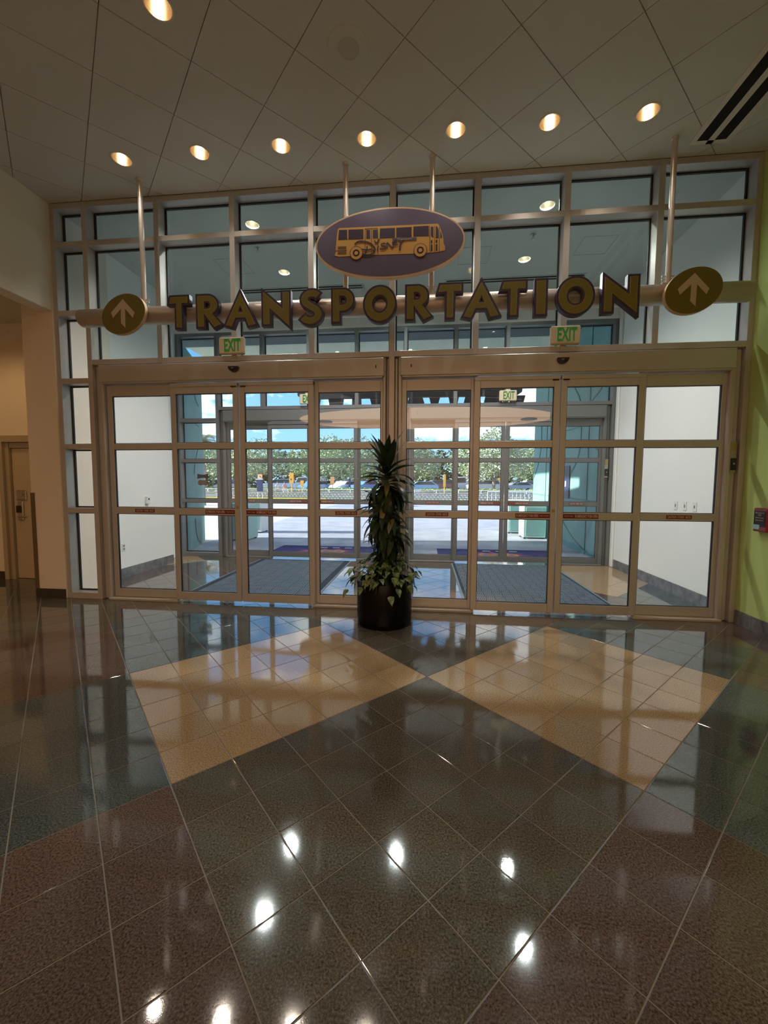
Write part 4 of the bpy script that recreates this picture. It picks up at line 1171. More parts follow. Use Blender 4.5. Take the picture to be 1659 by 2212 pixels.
# ================================================================== MATS
def entry_mat(x0, x1, y0, y1, lab, small):
    t = thing('entry_mat', lab, 'door mat', ((x0 + x1) / 2, (y0 + y1) / 2, 0), 'vestibule entry mats')
    obj('backing', MB().bbox(x0, x1, y0, y1, 0.0005, 0.008, .002), M['mat_blue'], t)
    rb = MB()
    c = 0.20 if not small else 0.125
    nb = 6 if not small else 5
    nx, ny = int((x1 - x0 - .04) / c), int((y1 - y0 - .04) / c)
    gx, gy = (x1 - x0 - nx * c) / 2, (y1 - y0 - ny * c) / 2
    for i in range(nx):
        for j in range(ny):
            a, b = x0 + gx + i * c, y0 + gy + j * c
            for k in range(nb):
                s0, s1 = (k + .25) * c / nb, (k + .75) * c / nb
                if (i + j) % 2: rb.box(a + .006, a + c - .006, b + s0, b + s1, .008, .0115)
                else: rb.box(a + s0, a + s1, b + .006, b + c - .006, .008, .0115)
    obj('ribs', rb, M['mat_rib'], t)['kind'] = 'stuff'
    ed = MB().bbox(x0 - .03, x0, y0, y1, .0005, .006, .001).bbox(x1, x1 + .03, y0, y1, .0005, .006, .001)
    obj('edging', ed, M['mat_rib'], t)
entry_mat(-3.20, -1.40, 0.42, 2.96, 'blue-grey ribbed entry mat with basket weave inside the left doors', False)
entry_mat(0.60, 2.42, 0.42, 2.98, 'blue-grey finely ribbed entry mat inside the right doors', True)

# ================================================================== OUTSIDE
GZ = -0.03
PZ = 0.40
gr = struct('ground', MB().box(-160, 160, 3.34, 260, GZ - .5, GZ - .012), M['grass'])
struct('ground_paving', MB().prism([(-5.6, 3.34), (40, 3.34), (40, 33.4), (-6.5, 33.4), (-6.5, 20), (-5.75, 8)], 'z', GZ - .01, GZ), M['paving'])
struct('ground_concrete', MB().prism([(-5.61, 3.34), (-5.76, 8), (-6.51, 20), (-6.51, 33.4), (-60, 33.4), (-60, 3.34)], 'z', GZ - .01, GZ), M['concrete'])
struct('ground_parking', MB().box(-120, 120, 45, 64, GZ - .01, PZ), M['asphalt'])
struct('ground_lawn', MB().box(-120, 120, 41.5, 45, GZ - .01, PZ).box(-120, 120, 64, 110, GZ - .01, PZ), M['grass'])
struct('ground_road', MB().box(-120, 120, 36.5, 40.5, GZ - .01, GZ + .002), M['concrete'])
# paving joints
pj = MB()
for (a, b) in (((-5.0, 6.2), (10, 6.9)), ((-5.2, 9.6), (14, 9.1)), ((-5.6, 14.5), (16, 15.4))):
    d = (Vector(b) - Vector(a)).normalized(); n = Vector((-d.y, d.x)) * .012
    pj.prism([tuple(Vector(a) + n), tuple(Vector(b) + n), tuple(Vector(b) - n), tuple(Vector(a) - n)], 'z', GZ, GZ + .0015)
struct('trim_6', pj, M['asphalt'])

# teal side walls with curved reveals
twr = struct('wall_teal_right', MB().box(3.62, 4.1, 3.34, 9.05, GZ, 7.0), M['teal'])
twl_pts = [(-5.06, 3.34), (-5.30, 4.0), (-5.58, 4.8), (-5.92, 5.6)]
twl = struct('wall_teal_left', MB().prism(twl_pts + [(-6.6, 5.6), (-6.6, 3.34)], 'z', GZ, 4.5), M['teal'])
struct('wall_upper_outside', MB().box(-9.6, -5.3, 3.26, 3.6, 0, 9).box(4.1, 12, 3.26, 3.6, 0, 9).box(-9.6, 12, 3.26, 3.6, 5.6, 9), M['teal'])
def groove_right(pts, w, name='reveal'):
    rb = ribbon(pts, w * .75)
    me = fill_mesh(name, [rb], 0.012)
    me.transform(Matrix(((0, 0, -1, 3.615), (1, 0, 0, 0), (0, 1, 0, 0), (0, 0, 0, 1))))
    place_mesh(name, me, M['teal_dark'], twr)
groove_right(smooth_line([(5.6, 3.9), (5.34, 3.68), (5.18, 3.52), (5.03, 3.2), (5.01, 2.93), (5.02, 2.51), (5.13, 2.2), (5.4, 1.94), (5.8, 1.75), (6.25, 1.71)]), .06)
groove_right(smooth_line([(3.96, 3.52), (4.17, 3.43), (4.4, 3.36), (4.68, 3.19)]), .05)
groove_right(smooth_line([(4.2, 2.3), (4.04, 2.23), (3.89, 2.11)]), .04)
groove_right(smooth_line([(6.1, 0.62), (5.66, 0.4), (5.16, 0.21), (4.45, 0.04), (4.08, 0.04), (3.85, 0.14)]), .035)
groove_right(smooth_line([(8.29, 3.56), (8.21, 2.84), (8.36, 2.42), (8.59, 2.07), (9.04, 1.74)]), .06)
groove_right([(6.26, 2.9), (4.65, 2.86)], .03)
groove_right([(4.55, 6.9), (4.55, -0.02)], .013)
groove_right([(7.64, 6.9), (7.64, -0.02)], .013)
groove_right([(9.04, 1.23), (6.26, 1.2), (3.5, 1.17)], .035)
def groove_left(pts, w):
    mb = MB(); rb = ribbon(pts, w * .75)
    def xw(y):
        for a, b in zip(twl_pts, twl_pts[1:]):
            if y <= b[1]: return a[0] + (b[0] - a[0]) * (y - a[1]) / (b[1] - a[1])
        return twl_pts[-1][0]
    n = len(pts)
    for i in range(n - 1):
        q = [rb[i], rb[i + 1], rb[2 * n - 2 - i], rb[2 * n - 1 - i]]
        f_ = [(xw(y) + .014, y, z) for (y, z) in q]; bk = [(xw(y) - .01, y, z) for (y, z) in q]
        mb.add(f_ + bk, [(0, 1, 2, 3), (7, 6, 5, 4), (0, 4, 5, 1), (1, 5, 6, 2), (2, 6, 7, 3), (3, 7, 4, 0)])
    obj('reveal', mb, M['teal_dark'], twl)
groove_left(smooth_line([(4.40, 3.9), (4.53, 3.64), (4.72, 3.51), (4.97, 3.46)]), .05)
groove_left(smooth_line([(4.31, 2.98), (4.66, 2.95), (4.96, 2.94)]), .03)
groove_left(smooth_line([(4.8, 2.4), (4.68, 2.3), (4.5, 2.12), (4.35, 1.92), (4.29, 1.73)]), .045)
groove_left(smooth_line([(4.29, 0.68), (4.34, 0.39), (4.52, 0.14), (4.86, 0.03)]), .045)

# entrance canopy: dark lintel soffit, cream ceiling with lamps, dark marquee with letters hanging at its far edge
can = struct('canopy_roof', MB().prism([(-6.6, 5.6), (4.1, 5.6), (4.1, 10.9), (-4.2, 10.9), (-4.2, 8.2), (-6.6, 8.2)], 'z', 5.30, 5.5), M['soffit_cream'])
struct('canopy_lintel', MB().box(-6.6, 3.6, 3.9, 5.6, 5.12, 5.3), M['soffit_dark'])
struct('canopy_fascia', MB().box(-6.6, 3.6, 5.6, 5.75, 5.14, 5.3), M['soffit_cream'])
for k, (x, y) in enumerate(((-1.3, 7.6), (0.85, 7.4), (2.75, 7.6), (-3.2, 7.6))):
    t = thing('canopy_downlight', 'round pale downlight in the cream canopy ceiling, ' + ['behind the planter axis', 'right of the middle', 'nearest the teal wall', 'left end'][k], 'ceiling light', (x, y, 5.3), 'canopy downlights')
    obj('trim_ring', MB().lathe([(0.10, -.008), (0.13, -.006), (0.135, 0)], (x, y, 5.3), 24), M['white_paint'], t, True)
    obj('lens', MB().lathe([(0.001, -.012), (0.06, -.012), (0.10, -.008)], (x, y, 5.3), 24), M['bulb_dim'], t, True)
mq = thing('marquee', 'dark marquee board with block letters along its lower edge, hung from the canopy', 'sign', (-0.5, 10.8, 5.3))
mpoly = [(-4.95, 5.3), (-4.93, 4.93), (-4.75, 4.80), (3.35, 4.80), (3.55, 4.93), (3.58, 5.3)]
obj('board', MB().prism(mpoly, 'y', 10.7, 10.86), M['marquee'], mq)
obj('lower_rail', MB().bbox(-4.5, 3.3, 10.74, 10.82, 4.50, 4.53, .005), M['marquee'], mq)
xx = -4.55
rl = random.Random(5)
while xx < 3.2:
    w_ = rl.uniform(.34, .62)
    s = rl.uniform(-.12, .12)
    obj('block_letter', MB().prism([(xx, 4.81), (xx + w_, 4.81), (xx + w_ - s, 4.44), (xx + s, 4.44)], 'y', 10.74, 10.82), M['marquee'], mq)
    xx += w_ + rl.uniform(.22, .34)

# outside rugs
def rug(x0, x1, y0, y1, lab):
    t = thing('outside_rug', lab, 'rug', ((x0 + x1) / 2, (y0 + y1) / 2, GZ), 'outside rugs')
    obj('pile', MB().bbox(x0, x1, y0, y1, GZ + .0005, GZ + .011, .002), M['rug'], t)
    cx_, cy_ = (x0 + x1) / 2, y0 + .42
    burst = []
    for k in range(22):
        a = 2 * PI * k / 22
        r_ = (.72 if k % 2 == 0 else .42)
        burst.append((cx_ + r_ * math.cos(a), cy_ + r_ * .52 * math.sin(a)))
    obj('burst', MB().prism(burst, 'z', GZ + .011, GZ + .0125), M['rug_pink'], t)
    obj('burst_core', MB().prism([(cx_ + (p[0] - cx_) * .74, cy_ + (p[1] - cy_) * .70) for p in burst], 'z', GZ + .0125, GZ + .0135), M['rug_violet'], t)
    for dx in (-.26, .02, .30):
        me = fill_mesh('emblem_ring', [[(cx_ + dx + .15 * math.cos(2 * PI * k / 24), cy_ + .17 * math.sin(2 * PI * k / 24)) for k in range(24)], [(cx_ + dx + .07 * math.cos(2 * PI * k / 24), cy_ + .08 * math.sin(2 * PI * k / 24)) for k in range(24)]], .0006)
        me.transform(Matrix.Translation((0, 0, GZ + .0145)))
        place_mesh('emblem_ring', me, M['rug_orange'], t)
    for k in range(4):
        obj('dash', MB().box(cx_ - .55 + k * .3, cx_ - .38 + k * .3, y1 - .30, y1 - .20, GZ + .011, GZ + .0125), M['rug_white'], t)
rug(-3.45, -0.95, 3.75, 4.95, 'navy rug with orange burst emblem outside the left doors')
rug(0.35, 2.95, 3.75, 4.92, 'navy rug with orange burst emblem outside the right doors')

# bins
def bin_(x, y, w, d, h, lab, arch=False, m='teal_bin'):
    t = thing('trash_bin', lab, 'trash bin', (x, y, GZ), 'teal trash bins')
    if arch:
        pr = [(x - w / 2, GZ + .04), (x + w / 2, GZ + .04), (x + w / 2, h - w * .22)] + [(x + w / 2 - w * .22 + w * .22 * math.cos(a), h - w * .22 + w * .22 * math.sin(a)) for a in (.5, 1.0, 1.57)] + [(x - w / 2 + w * .22 + w * .22 * math.cos(a), h - w * .22 + w * .22 * math.sin(a)) for a in (1.57, 2.1, 2.6)] + [(x - w / 2, h - w * .22)]
        obj('body', MB().prism(pr, 'y', y - d / 2, y + d / 2), M[m], t)
    else:
        obj('body', MB().bbox(x - w / 2, x + w / 2, y - d / 2, y + d / 2, GZ + .04, h, .015), M[m], t)
        obj('lid', MB().bbox(x - w / 2 - .02, x + w / 2 + .02, y - d / 2 - .02, y + d / 2 + .02, h, h + .04, .01), M['white_paint'], t)
    obj('front_panel', MB().bbox(x - w / 2 + .06, x + w / 2 - .06, y - d / 2 - .012, y - d / 2, GZ + .1, h - .12, .006), M['teal'], t)
    obj('side_panel', MB().bbox(x - w / 2 - .012, x - w / 2, y - d / 2 + .06, y + d / 2 - .06, GZ + .1, h - .12, .006), M['white_paint'], t)
    for s in (-1, 1):
        for q in (-1, 1):
            obj('foot', MB().box(x + s * (w / 2 - .05) - .03, x + s * (w / 2 - .05) + .03, y + q * (d / 2 - .05) - .03, y + q * (d / 2 - .05) + .03, GZ, GZ + .045), M['black'], t)
bin_(3.18, 7.35, .62, .6, 1.0, 'pale teal square bin against the right teal wall, nearest the doors')
bin_(2.98, 8.6, .6, .6, 1.0, 'pale teal square bin behind the other at the right teal wall')
bin_(-5.05, 5.9, .70, .7, 0.98, 'grey-teal rounded bin beside the left teal wall', True)
bin_(-5.35, 7.6, .62, .6, 1.02, 'pale blue rounded bin beyond the left teal wall', True, 'white_paint')

# navy notices
t = thing('wall_notice', 'navy notice sign on the right teal wall', 'sign', (3.58, 5.9, 1.6))
obj('panel', MB().bbox(3.588, 3.601, 5.62, 6.2, 1.18, 2.0, .003), M['navy'], t)
obj('print_mark', MB().box(3.5865, 3.589, 5.83, 5.90, 1.48, 1.62), M['white_paint'], t)
# window decals on the outer left sidelight
t = thing('glass_decal', 'dark bow-shaped and double-round stickers on the outer left sidelight', 'sticker', (-4.6, Y2 + .13, 1.6))
def on_glass(name, poly, x, z, m):
    place_mesh(name, upright(fill_mesh(name, [poly], .0008), x, Y2 + .1325, z), m, t)
on_glass('bow_sticker', [(-.118, .052), (-.03, .036), (.03, .036), (.118, .052), (.122, -.052), (.03, -.034), (-.03, -.034), (-.122, -.052)], -4.571, 1.665, M['marquee'])
on_glass('round_sticker', arc(-.058, 0, .058, 55, 305, 14) + arc(.058, 0, .058, -125, 125, 14), -4.566, 1.535, M['bronze'])

# stone wall with white railing
YW = 34.0
sw = struct('wall_stone', MB().box(-60, 10.2, YW + .03, YW + .45, GZ, .62), M['mortar'])
rs = random.Random(3)
stone_protos = []
for k in range(8):
    n = rs.randint(5, 7)
    stone_protos.append([(math.cos(2 * PI * i / n + .2) * rs.uniform(.8, 1.1), math.sin(2 * PI * i / n + .2) * rs.uniform(.75, 1.0)) for i in range(n)])
protos_me = []
for p in stone_protos:
    protos_me.append(MB().add([(a, 0, b) for a, b in p] + [(a * .8, -.12, b * .8) for a, b in p], [tuple(range(len(p) - 1, -1, -1))[::-1] and tuple(range(len(p), 2 * len(p)))] + [(i, (i + 1) % len(p), len(p) + (i + 1) % len(p), len(p) + i) for i in range(len(p))]).mesh('stone', M['stone']))
cnt = 0
xq = -21.0
while xq < 10.0:
    for row in range(3):
        if cnt < 290:
            o = link('stone', protos_me[rs.randrange(8)], sw)
            o.location = (xq + (row % 2) * .17 + rs.uniform(-.03, .03), YW + .05, GZ + .11 + row * .205)
            o.scale = (rs.uniform(.15, .18), .5, rs.uniform(.09, .105))
            cnt += 1
    xq += .34
obj('coping', MB().bbox(-60, 10.2, YW - .03, YW + .5, .62, .68, .01), M['stone'], sw)
rail = thing('railing', 'long white tube railing on the low stone wall', 'railing', (-20, YW + .2, .68))
obj('top_rail', MB().tube([(-60, YW + .2, .96), (10.2, YW + .2, .96)], .035, 8), M['white_paint'], rail)
obj('lower_rail', MB().tube([(-60, YW + .2, .80), (10.2, YW + .2, .80)], .022, 8), M['white_paint'], rail)
pm = MB().tube([(0, 0, 0), (0, 0, .28)], .03, 8).mesh('post', M['white_paint'])
for k in range(16):
    o = link('post', pm, rail)
    o.location = (-22 + k * 2.1 + 20, 0, 0)
fen = thing('picket_fence', 'white metal picket fence beyond the right doors', 'fence', (13, 26, GZ))
obj('top_rail', MB().tube([(4.6, 25.4, 1.0), (26, 27, 1.0)], .03, 8).tube([(4.6, 25.4, .25), (26, 27, .25)], .025, 8), M['white_paint'], fen)
pmm = MB().tube([(0, 0, .05), (0, 0, 1.05)], .018, 6).mesh('picket', M['white_paint'])
for k in range(60):
    o = link('picket', pmm, fen)
    o.location = (4.6 + k * .30 - 13, 25.4 + k * .30 * 1.6 / 21.4 - 26, 0)
struct('trim_7', MB().box(-60, -9.5, 33.2, 33.45, GZ, .12), M['yellow_curb'])

# hedges: leaf masses
def leaf_cloud(n, size, shape, rng):
    mb = MB()
    for _ in range(n):
        p = shape(rng)
        a, b = rng.uniform(0, 2 * PI), rng.uniform(-.9, .9)
        u_ = Vector((math.cos(a), math.sin(a), b)).normalized()
        v_ = u_.cross(Vector((rng.uniform(-1, 1), rng.uniform(-1, 1), rng.uniform(-1, 1)))).normalized()
        s = size * rng.uniform(.6, 1.3)
        q = Vector(p)
        mb.add([q - u_ * s, q + v_ * s * .5, q + u_ * s, q - v_ * s * .5], [(0, 1, 2, 3)])
    return mb
rh = random.Random(21)
hed = leaf_cloud(2600, .16, lambda r: (r.uniform(-6, 6), r.uniform(-.8, .8), max(.05, (.62 - .15 * r.random()) * r.random() ** .35)), rh).mesh('foliage', M['hedge'])
for k in range(7):
    t = thing('hedge', 'clipped yellow-green hedge before the parking lot, ' + ['farthest left', 'second from the left', 'behind the walking people', 'left of the planter', 'right of the planter', 'beside the teal wall edge', 'farthest right'][k], 'hedge', (-45 + k * 12.6, 43.2, PZ), 'hedges before the parking lot')
    link('foliage', hed, t)['kind'] = 'stuff'
    obj('twigs', MB().box(-5.8 - 45 + k * 12.6, 5.8 - 45 + k * 12.6, 42.7, 43.7, PZ, PZ + .3), M['bark'], t)

# trees
def crown_shape(rx, rz):
    def f(r):
        while True:
            x, y, z = r.uniform(-1, 1), r.uniform(-1, 1), r.uniform(-.75, 1)
            d = x * x + y * y + z * z
            if d < 1 and (d > .35 or r.random() < .35):
                w = 1 + .16 * math.sin(5 * x + 2 * z) + .12 * math.sin(7 * y - 3 * z)
                return (x * rx * w, y * rx * w, z * rz * w)
    return f
rt = random.Random(42)
crowns = [leaf_cloud(5200, .24, crown_shape(5.2, 3.9), rt).mesh('crown', M['oak']), leaf_cloud(5200, .24, crown_shape(4.7, 4.3), rt).mesh('crown', M['oak2']), leaf_cloud(4600, .22, crown_shape(5.6, 3.5), rt).mesh('crown', M['oak'])]
def branch_mb(r, h):
    mb = MB().tube([(0, 0, 0), (.08, .05, h * .5), (0, 0, h)], [.34, .26, .22], 9)
    for k in range(6):
        a = k * 1.05 + r.uniform(-.3, .3)
        L = r.uniform(2.2, 3.6)
        mb.tube([(0, 0, h * r.uniform(.75, 1.0)), (math.cos(a) * L * .5, math.sin(a) * L * .5, h + L * .35), (math.cos(a) * L, math.sin(a) * L, h + L * .75)], [.16, .11, .05], 7)
    return mb
trunks = [branch_mb(rt, 2.6).mesh('trunk', M['bark']), branch_mb(rt, 3.0).mesh('trunk', M['bark'])]
TREES = [(-58 + 11.2 * k, 68 if k % 2 == 0 else 80) for k in range(9)] + [(42.8, 68), (54, 80), (65, 68), (-69.5, 80), (76, 80), (-80, 68)]
TREES = sorted(TREES) + [(-12.7, 51.8), (8.5, 46.4), (-24.2, 52)]
side = ['first', 'second', 'third', 'fourth', 'fifth', 'sixth', 'seventh', 'eighth', 'ninth', 'tenth', 'eleventh', 'twelfth', 'thirteenth', 'fourteenth', 'fifteenth']
for k, (x, y) in enumerate(TREES):
    if k < 15: lab = 'broad green oak in the far tree row behind the cars, %s from the left' % side[k]
    else: lab = ['nearer oak with pale trunk among the cars, left of the planter', 'nearer oak with spreading pale branches, before the right teal wall', 'nearer oak with pale trunk, behind the navy notice board'][k - 15]
    s = (rt.uniform(.88, .98) if y < 75 else rt.uniform(1.0, 1.08)) if k < 15 else .80
    t = thing('oak_tree', lab, 'tree', (x, y, PZ), 'oaks around the parking lot')
    c = link('crown', crowns[k % 3], t)
    c['kind'] = 'stuff'
    c.location = (0, 0, 5.5 * s); c.scale = (s, s, s); c.rotation_euler = (0, 0, rt.uniform(0, 6))
    b = link('trunk', trunks[k % 2], t)
    b.scale = (s, s, s); b.rotation_euler = (0, 0, rt.uniform(0, 6))
# far dark tree line
bt = thing('tree_belt', 'dark dense belt of trees behind the far oaks', 'trees', (0, 88, GZ))
bt['kind'] = 'stuff'
obj('foliage', MB(), M['oak'], bt) if False else None
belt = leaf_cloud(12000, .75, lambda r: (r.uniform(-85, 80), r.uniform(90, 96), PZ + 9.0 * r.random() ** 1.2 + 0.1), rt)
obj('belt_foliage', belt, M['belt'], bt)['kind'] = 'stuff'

# palm seen past the left teal wall
t = thing('palm_tree', 'palm with arching fronds past the left teal wall', 'tree', (-15.5, 22, GZ))
obj('trunk', MB().tube([(-15.5, 22, GZ), (-15.4, 22, 2.2), (-15.5, 22, 4.4)], [.22, .18, .16], 10), M['bark'], t)
rp = random.Random(9)
for k in range(22):
    az = k * 2.4; el = rp.uniform(-.2, 1.2); mb = MB(); pts = []
    L = rp.uniform(1.9, 2.5)
    for i in range(9):
        s = i / 8
        hx = L * s * math.cos(el) ; hz = L * s * math.sin(el) - 1.5 * s * s
        pts.append(Vector((-15.5 + hx * math.cos(az), 22 + hx * math.sin(az), 4.4 + hz)))
    mb.tube(pts, [.025] * 5 + [.015] * 4, 5)
    sd = Vector((-math.sin(az), math.cos(az), 0))
    for i in range(1, 9):
        for q in range(2):
            base = pts[i - 1].lerp(pts[i], q / 2)
            dirv = (pts[i] - pts[i - 1]).normalized()
            for sg in (-1, 1):
                tip = base + (sd * sg * .8 + dirv * .6 + Vector((0, 0, -.35))) * (.55 * (1 - abs(i / 8 - .45)))
                mb.add([base - dirv * .03, base + dirv * .03, tip], [(0, 1, 2)])
    obj('frond', mb, M['palm'], t)

# signs and posts outside
def pole_sign(x, y, z0, z1, w, h, m, lab, name='street_sign', round_=False):
    t = thing(name, lab, 'sign', (x, y, GZ))
    obj('post', MB().tube([(x, y + .04, GZ), (x, y + .04, z1)], .05, 8), M['yellow_sign'] if m in ('yellow_sign', 'orange_sign') else M['white_paint'], t)
    if round_:
        obj('panel', MB().prism([(x + w / 2 * math.cos(PI / 8 + k * PI / 4), z1 - h / 2 + h / 2 * math.sin(PI / 8 + k * PI / 4)) for k in range(8)], 'y', y - .05, y - .012), M[m], t)
    else:
        obj('panel', MB().bbox(x - w / 2, x + w / 2, y - .05, y - .012, z1 - h, z1, .008), M[m], t)
    return t
t = pole_sign(-13.56, 35.2, 0, 2.62, .46, 1.05, 'yellow_sign', 'tall yellow sign board on a post behind the stone wall')
obj('print_mark', MB().box(-13.64, -13.56, 35.147, 35.151, 1.85, 2.05), M['black'], t)
pole_sign(-12.45, 35.2, 0, 1.85, .34, .55, 'yellow_sign', 'short yellow sign on a post behind the stone wall')
pole_sign(1.95, 36.2, 0, 2.5, .24, 1.25, 'yellow_sign', 'slender yellow post sign, right of the planter')
pole_sign(11.5, 60, 0, 2.6, .4, .9, 'yellow_sign', 'small yellow post far away at the lot edge')
t = pole_sign(-22.2, 61, 0, 2.9, .8, .8, 'stop_red', 'red octagonal stop sign at the parking lot', 'stop_sign', True)
pole_sign(-11.5, 44.5, 0, 2.4, .5, .9, 'orange_sign', 'orange hanging banner on a post near the oak trunk')
pole_sign(-9.3, 44.45, 0, 2.2, .25, 1.1, 'navy', 'narrow navy banner on a post near the oak trunk')
nb = thing('notice_board', 'navy notice board on legs with a round prohibition sign above', 'sign', (-15.83, 32.6, GZ))
obj('panel', MB().bbox(-16.15, -15.53, 32.58, 32.63, .72, 1.90, .01), M['navy'], nb)
for x in (-16.08, -15.60): obj('leg', MB().tube([(x, 32.66, GZ), (x, 32.66, 1.9)], .022, 8), M['white_paint'], nb)
obj('top_bar', MB().bbox(-16.23, -15.51, 32.56, 32.66, 1.90, 1.97, .01), M['white_paint'], nb)
hd = obj('header_panel', MB().bbox(-16.03, -15.55, 32.58, 32.62, 1.97, 2.42, .03), M['orange_sign'], nb)
me = fill_mesh('prohibition_ring', [arc(0, 0, .16, 0, 350, 30), arc(0, 0, .115, 0, 350, 30)], .003)
place_mesh('prohibition_ring', upright(me, -15.77, 32.575, 2.18), M['white_paint'], hd)
place_mesh('prohibition_bar', upright(fill_mesh('prohibition_bar', [ribbon([(-.1, .1), (.1, -.1)], .04)], .003), -15.77, 32.575, 2.18), M['black'], hd)

# cars
def car_meshes():
    out = {}
    W_ = .9
    side_p = [(-2.25, .35), (-2.28, .75), (-1.95, .98), (-1.05, 1.06), (-.45, 1.48), (1.35, 1.52), (2.05, 1.05), (2.22, .95), (2.25, .35)]
    suv_p = [(-2.3, .4), (-2.32, .95), (-2.0, 1.12), (-1.2, 1.2), (-.75, 1.72), (1.95, 1.76), (2.25, 1.15), (2.28, .4)]
    van_p = [(-2.6, .4), (-2.6, 1.0), (-2.3, 1.3), (-1.75, 2.2), (2.5, 2.3), (2.6, .4)]
    win = {'car': [(-.95, 1.07), (-.42, 1.43), (1.25, 1.46), (1.85, 1.06)], 'suv': [(-1.1, 1.2), (-.7, 1.66), (1.85, 1.69), (2.08, 1.2)], 'van': [(-2.05, 1.35), (-1.7, 2.05), (-.3, 2.1), (-.3, 1.35)]}
    for nm, pr in (('car', side_p), ('suv', suv_p), ('van', van_p)):
        bm = bmesh.new()
        mbx = MB().prism(pr, 'y', -W_, W_)
        vv = [bm.verts.new(p) for p in mbx.v]
        for f_ in mbx.f: bm.faces.new([vv[i] for i in f_])
        bmesh.ops.recalc_face_normals(bm, faces=bm.faces)
        bmesh.ops.bevel(bm, geom=list(bm.edges), offset=.09, segments=2, affect='EDGES')
        me = bpy.data.meshes.new('body'); bm.to_mesh(me); bm.free()
        w_ = win[nm]
        gl = MB().prism(w_, 'y', -W_ - .006, W_ + .006)
        zt = w_[1][1]; 
        gl.prism([(-W_ + .12, w_[0][1]), (W_ - .12, w_[0][1]), (W_ - .2, zt - .04), (-W_ + .2, zt - .04)], 'x', 0, 0) if False else None
        out[nm] = (me, gl.mesh('side_windows', M['car_glass']))
    wm = MB().tube([(0, -.11, 0), (0, .11, 0)], .33, 18).mesh('wheel', M['tyre'])
    hub = MB().tube([(0, -.118, 0), (0, .118, 0)], .19, 12).mesh('hub_cap', M['car_silver'])
    return out, wm, hub
CM, wheel_me, hub_me = car_meshes()
body_cache = {}
def car(kind, paint, x, y, rz, lab):
    t = thing('car' if kind != 'van' else 'van', lab, 'car' if kind != 'van' else 'van', (x, y, PZ), 'vehicles in the parking lot')
    t.rotation_euler = (0, 0, rz)
    key = (kind, paint)
    if key not in body_cache:
        me = CM[kind][0].copy(); me.materials.clear(); me.materials.append(M[paint]); body_cache[key] = me
    link('body', body_cache[key], t)
    link('side_windows', CM[kind][1], t)
    for wx in (-1.4, 1.4):
        for wy in (-.80, .80):
            w_ = link('wheel', wheel_me, t); w_.location = (wx, wy, .335)
            h_ = link('hub_cap', hub_me, w_)
    return t
CARS = [('suv', 'car_white', -19.6, 47.6, .5, 'white parked car behind the two walking people'), ('car', 'car_white', -17.6, 53.5, .35, 'white parked sedan, between the people and the short yellow sign'),
        ('car', 'car_blue', -14.6, 47.0, 1.15, 'blue parked car, left of the oak trunk'), ('suv', 'car_white', -13.4, 57.2, .2, 'white parked car behind the oak trunk'),
        ('car', 'car_white', -10.6, 46.9, 1.25, 'white car close behind the hedge, right of the oak trunk'), ('suv', 'car_silver', -9.6, 53.4, 1.4, 'silver car nose-on behind the white one, left of the planter'),
        ('car', 'car_blue', -8.1, 47.2, 1.1, 'bright blue car partly behind the plant leaves'), ('car', 'car_pale', -0.6, 47.4, .15, 'pale blue car just right of the planter'),
        ('suv', 'car_maroon', 1.6, 52.2, .3, 'maroon car behind the pale blue one'), ('van', 'car_white', 6.0, 54.8, .1, 'tall white van near the right sliding door edge'),
        ('suv', 'car_white', 7.9, 51.8, .15, 'white car in front of the tall van'), ('car', 'car_silver', 12.9, 54.4, .2, 'silver car right of the spreading oak trunk'),
        ('suv', 'car_white', 15.6, 58.5, .3, 'white car left of the teal wall edge'), ('car', 'car_white', 19.0, 55, .2, 'white sedan farthest right, beside the teal wall edge'),
        ('van', 'car_white', -18.8, 59.5, .1, 'white van behind the sedans, left of the blue car'), ('car', 'car_silver', -25.6, 46.6, .3, 'silver car left of the walking people')]
for c in CARS: car(*c)

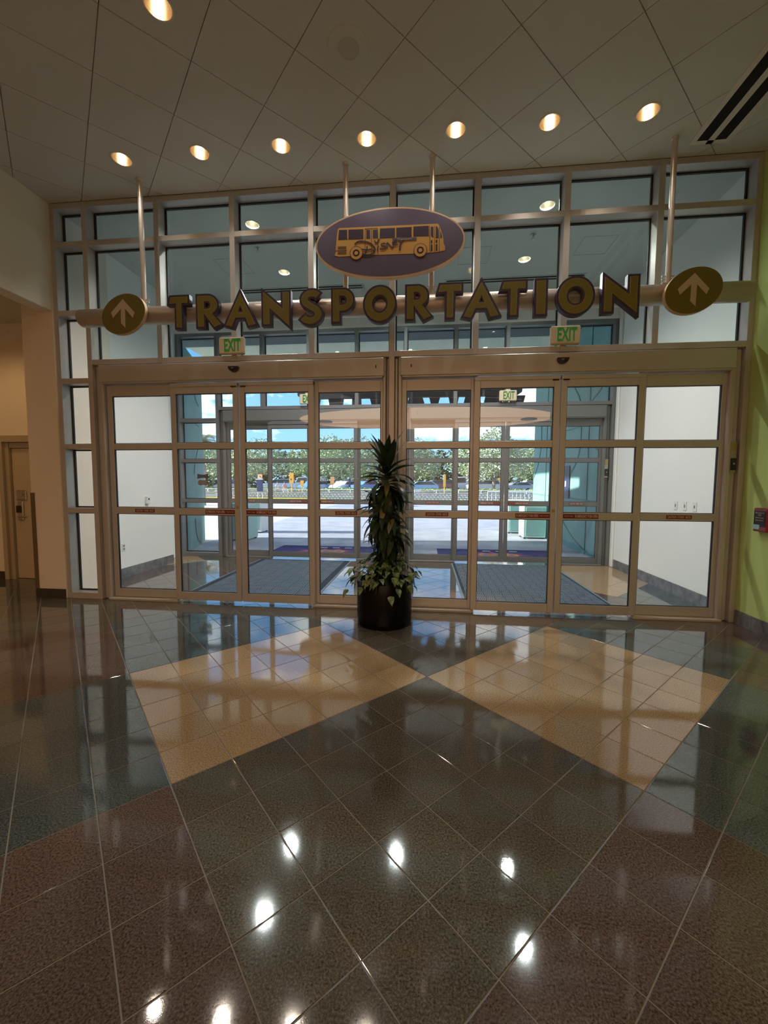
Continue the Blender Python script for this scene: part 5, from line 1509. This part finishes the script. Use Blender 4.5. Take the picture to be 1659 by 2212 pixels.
# people behind the stone wall
def skin_figure(name, joints, edges, m, parent, sub=1):
    me = bpy.data.meshes.new(name)
    me.from_pydata([j[0] for j in joints], edges, [])
    o = bpy.data.objects.new('temporary', me)
    C.objects.link(o)
    sk = o.modifiers.new('skin', 'SKIN')
    for i, j in enumerate(joints):
        me.skin_vertices[0].data[i].radius = (j[1], j[1])
    me.skin_vertices[0].data[0].use_root = True
    ss = o.modifiers.new('sub', 'SUBSURF'); ss.levels = sub; ss.render_levels = sub
    dg = bpy.context.evaluated_depsgraph_get()
    out = bpy.data.meshes.new_from_object(o.evaluated_get(dg))
    bpy.data.objects.remove(o)
    out.name = name
    out.materials.clear(); out.materials.append(m)
    return link(name, out, parent)
def person(x, y, rz, shirt, shorts, lab, sw_):
    t = thing('person', lab, 'person', (x, y, GZ))
    t.rotation_euler = (0, 0, rz)
    J = [((0, 0, .95), .13), ((0, 0, 1.15), .115), ((0, 0, 1.36), .125), ((0, 0, 1.50), .055), ((0, -.01, 1.60), .085), ((0, -.005, 1.70), .075),
         ((.17, 0, 1.40), .055), ((.24, .05 * sw_, 1.14), .042), ((.25, -.12 * sw_, .93), .032), ((-.17, 0, 1.40), .055), ((-.24, -.05 * sw_, 1.14), .042), ((-.25, .10 * sw_, .93), .032),
         ((.095, 0, .88), .085), ((.10, -.14 * sw_, .50), .058), ((.10, -.02 * sw_, .09), .038), ((.10, -.16 * sw_ - .02, .04), .033), ((-.095, 0, .88), .085), ((-.10, .10 * sw_, .50), .058), ((-.10, .24 * sw_, .10), .038), ((-.10, .13 * sw_, .04), .033)]
    E_ = [(0, 1), (1, 2), (2, 3), (3, 4), (4, 5), (2, 6), (6, 7), (7, 8), (2, 9), (9, 10), (10, 11), (0, 12), (12, 13), (13, 14), (14, 15), (0, 16), (16, 17), (17, 18), (18, 19)]
    for hi, sx in ((8, 1), (11, -1)):
        hx, hy, hz = J[hi][0]
        J.append(((hx, hy - .02, hz - .05), .028)); E_.append((hi, len(J) - 1)); pm_ = len(J) - 1
        for q, (dy, ln) in enumerate(((-.026, .060), (-.009, .072), (.009, .068), (.026, .052))):
            J.append(((hx + .004 * sx, hy - .02 + dy, hz - .085), .009)); E_.append((pm_, len(J) - 1))
            J.append(((hx - .006 * sx, hy - .02 + dy, hz - .085 - ln), .007)); E_.append((len(J) - 2, len(J) - 1))
        J.append(((hx - .02 * sx, hy - .055, hz - .06), .010)); E_.append((hi, len(J) - 1))
        J.append(((hx - .02 * sx, hy - .07, hz - .095), .008)); E_.append((len(J) - 2, len(J) - 1))
    skin_figure('body', J, E_, M['skin'], t)
    skin_figure('shirt', [((0, 0, .92), .15), ((0, 0, 1.14), .135), ((0, 0, 1.37), .145), ((.18, 0, 1.405), .075), ((.225, .03 * sw_, 1.22), .065), ((-.18, 0, 1.405), .075), ((-.225, -.03 * sw_, 1.22), .065)], [(0, 1), (1, 2), (2, 3), (3, 4), (2, 5), (5, 6)], M[shirt], t)
    skin_figure('shorts', [((0, 0, .93), .145), ((.097, -.01 * sw_, .84), .105), ((.10, -.10 * sw_, .56), .085), ((-.097, 0, .84), .105), ((-.10, .08 * sw_, .56), .085)], [(0, 1), (1, 2), (0, 3), (3, 4)], M[shorts], t)
    obj('hair', MB().lathe([(.088, -.02), (.094, .04), (.075, .095), (.03, .118), (.001, .12)], (x, y + .012, GZ + 1.66), 14), M['hair'], t, True)
    obj('nose', MB().lathe([(.013, -.012), (.010, .012), (.001, .02)], (x, y - .088, GZ + 1.625), 8), M['skin'], t, True)
    obj('eyes', MB().bbox(x - .04, x - .02, y - .083, y - .07, GZ + 1.645, GZ + 1.657, .003).bbox(x + .02, x + .04, y - .083, y - .07, GZ + 1.645, GZ + 1.657, .003), M['black'], t)
person(-15.35, 36.0, .6, 'shirt_white', 'shorts_dark', 'person in a white top and dark shorts walking behind the stone wall', 1)
person(-14.72, 36.4, .3, 'shirt_pink', 'shorts_pale', 'person in a pale pink top walking beside the one in white', -1)
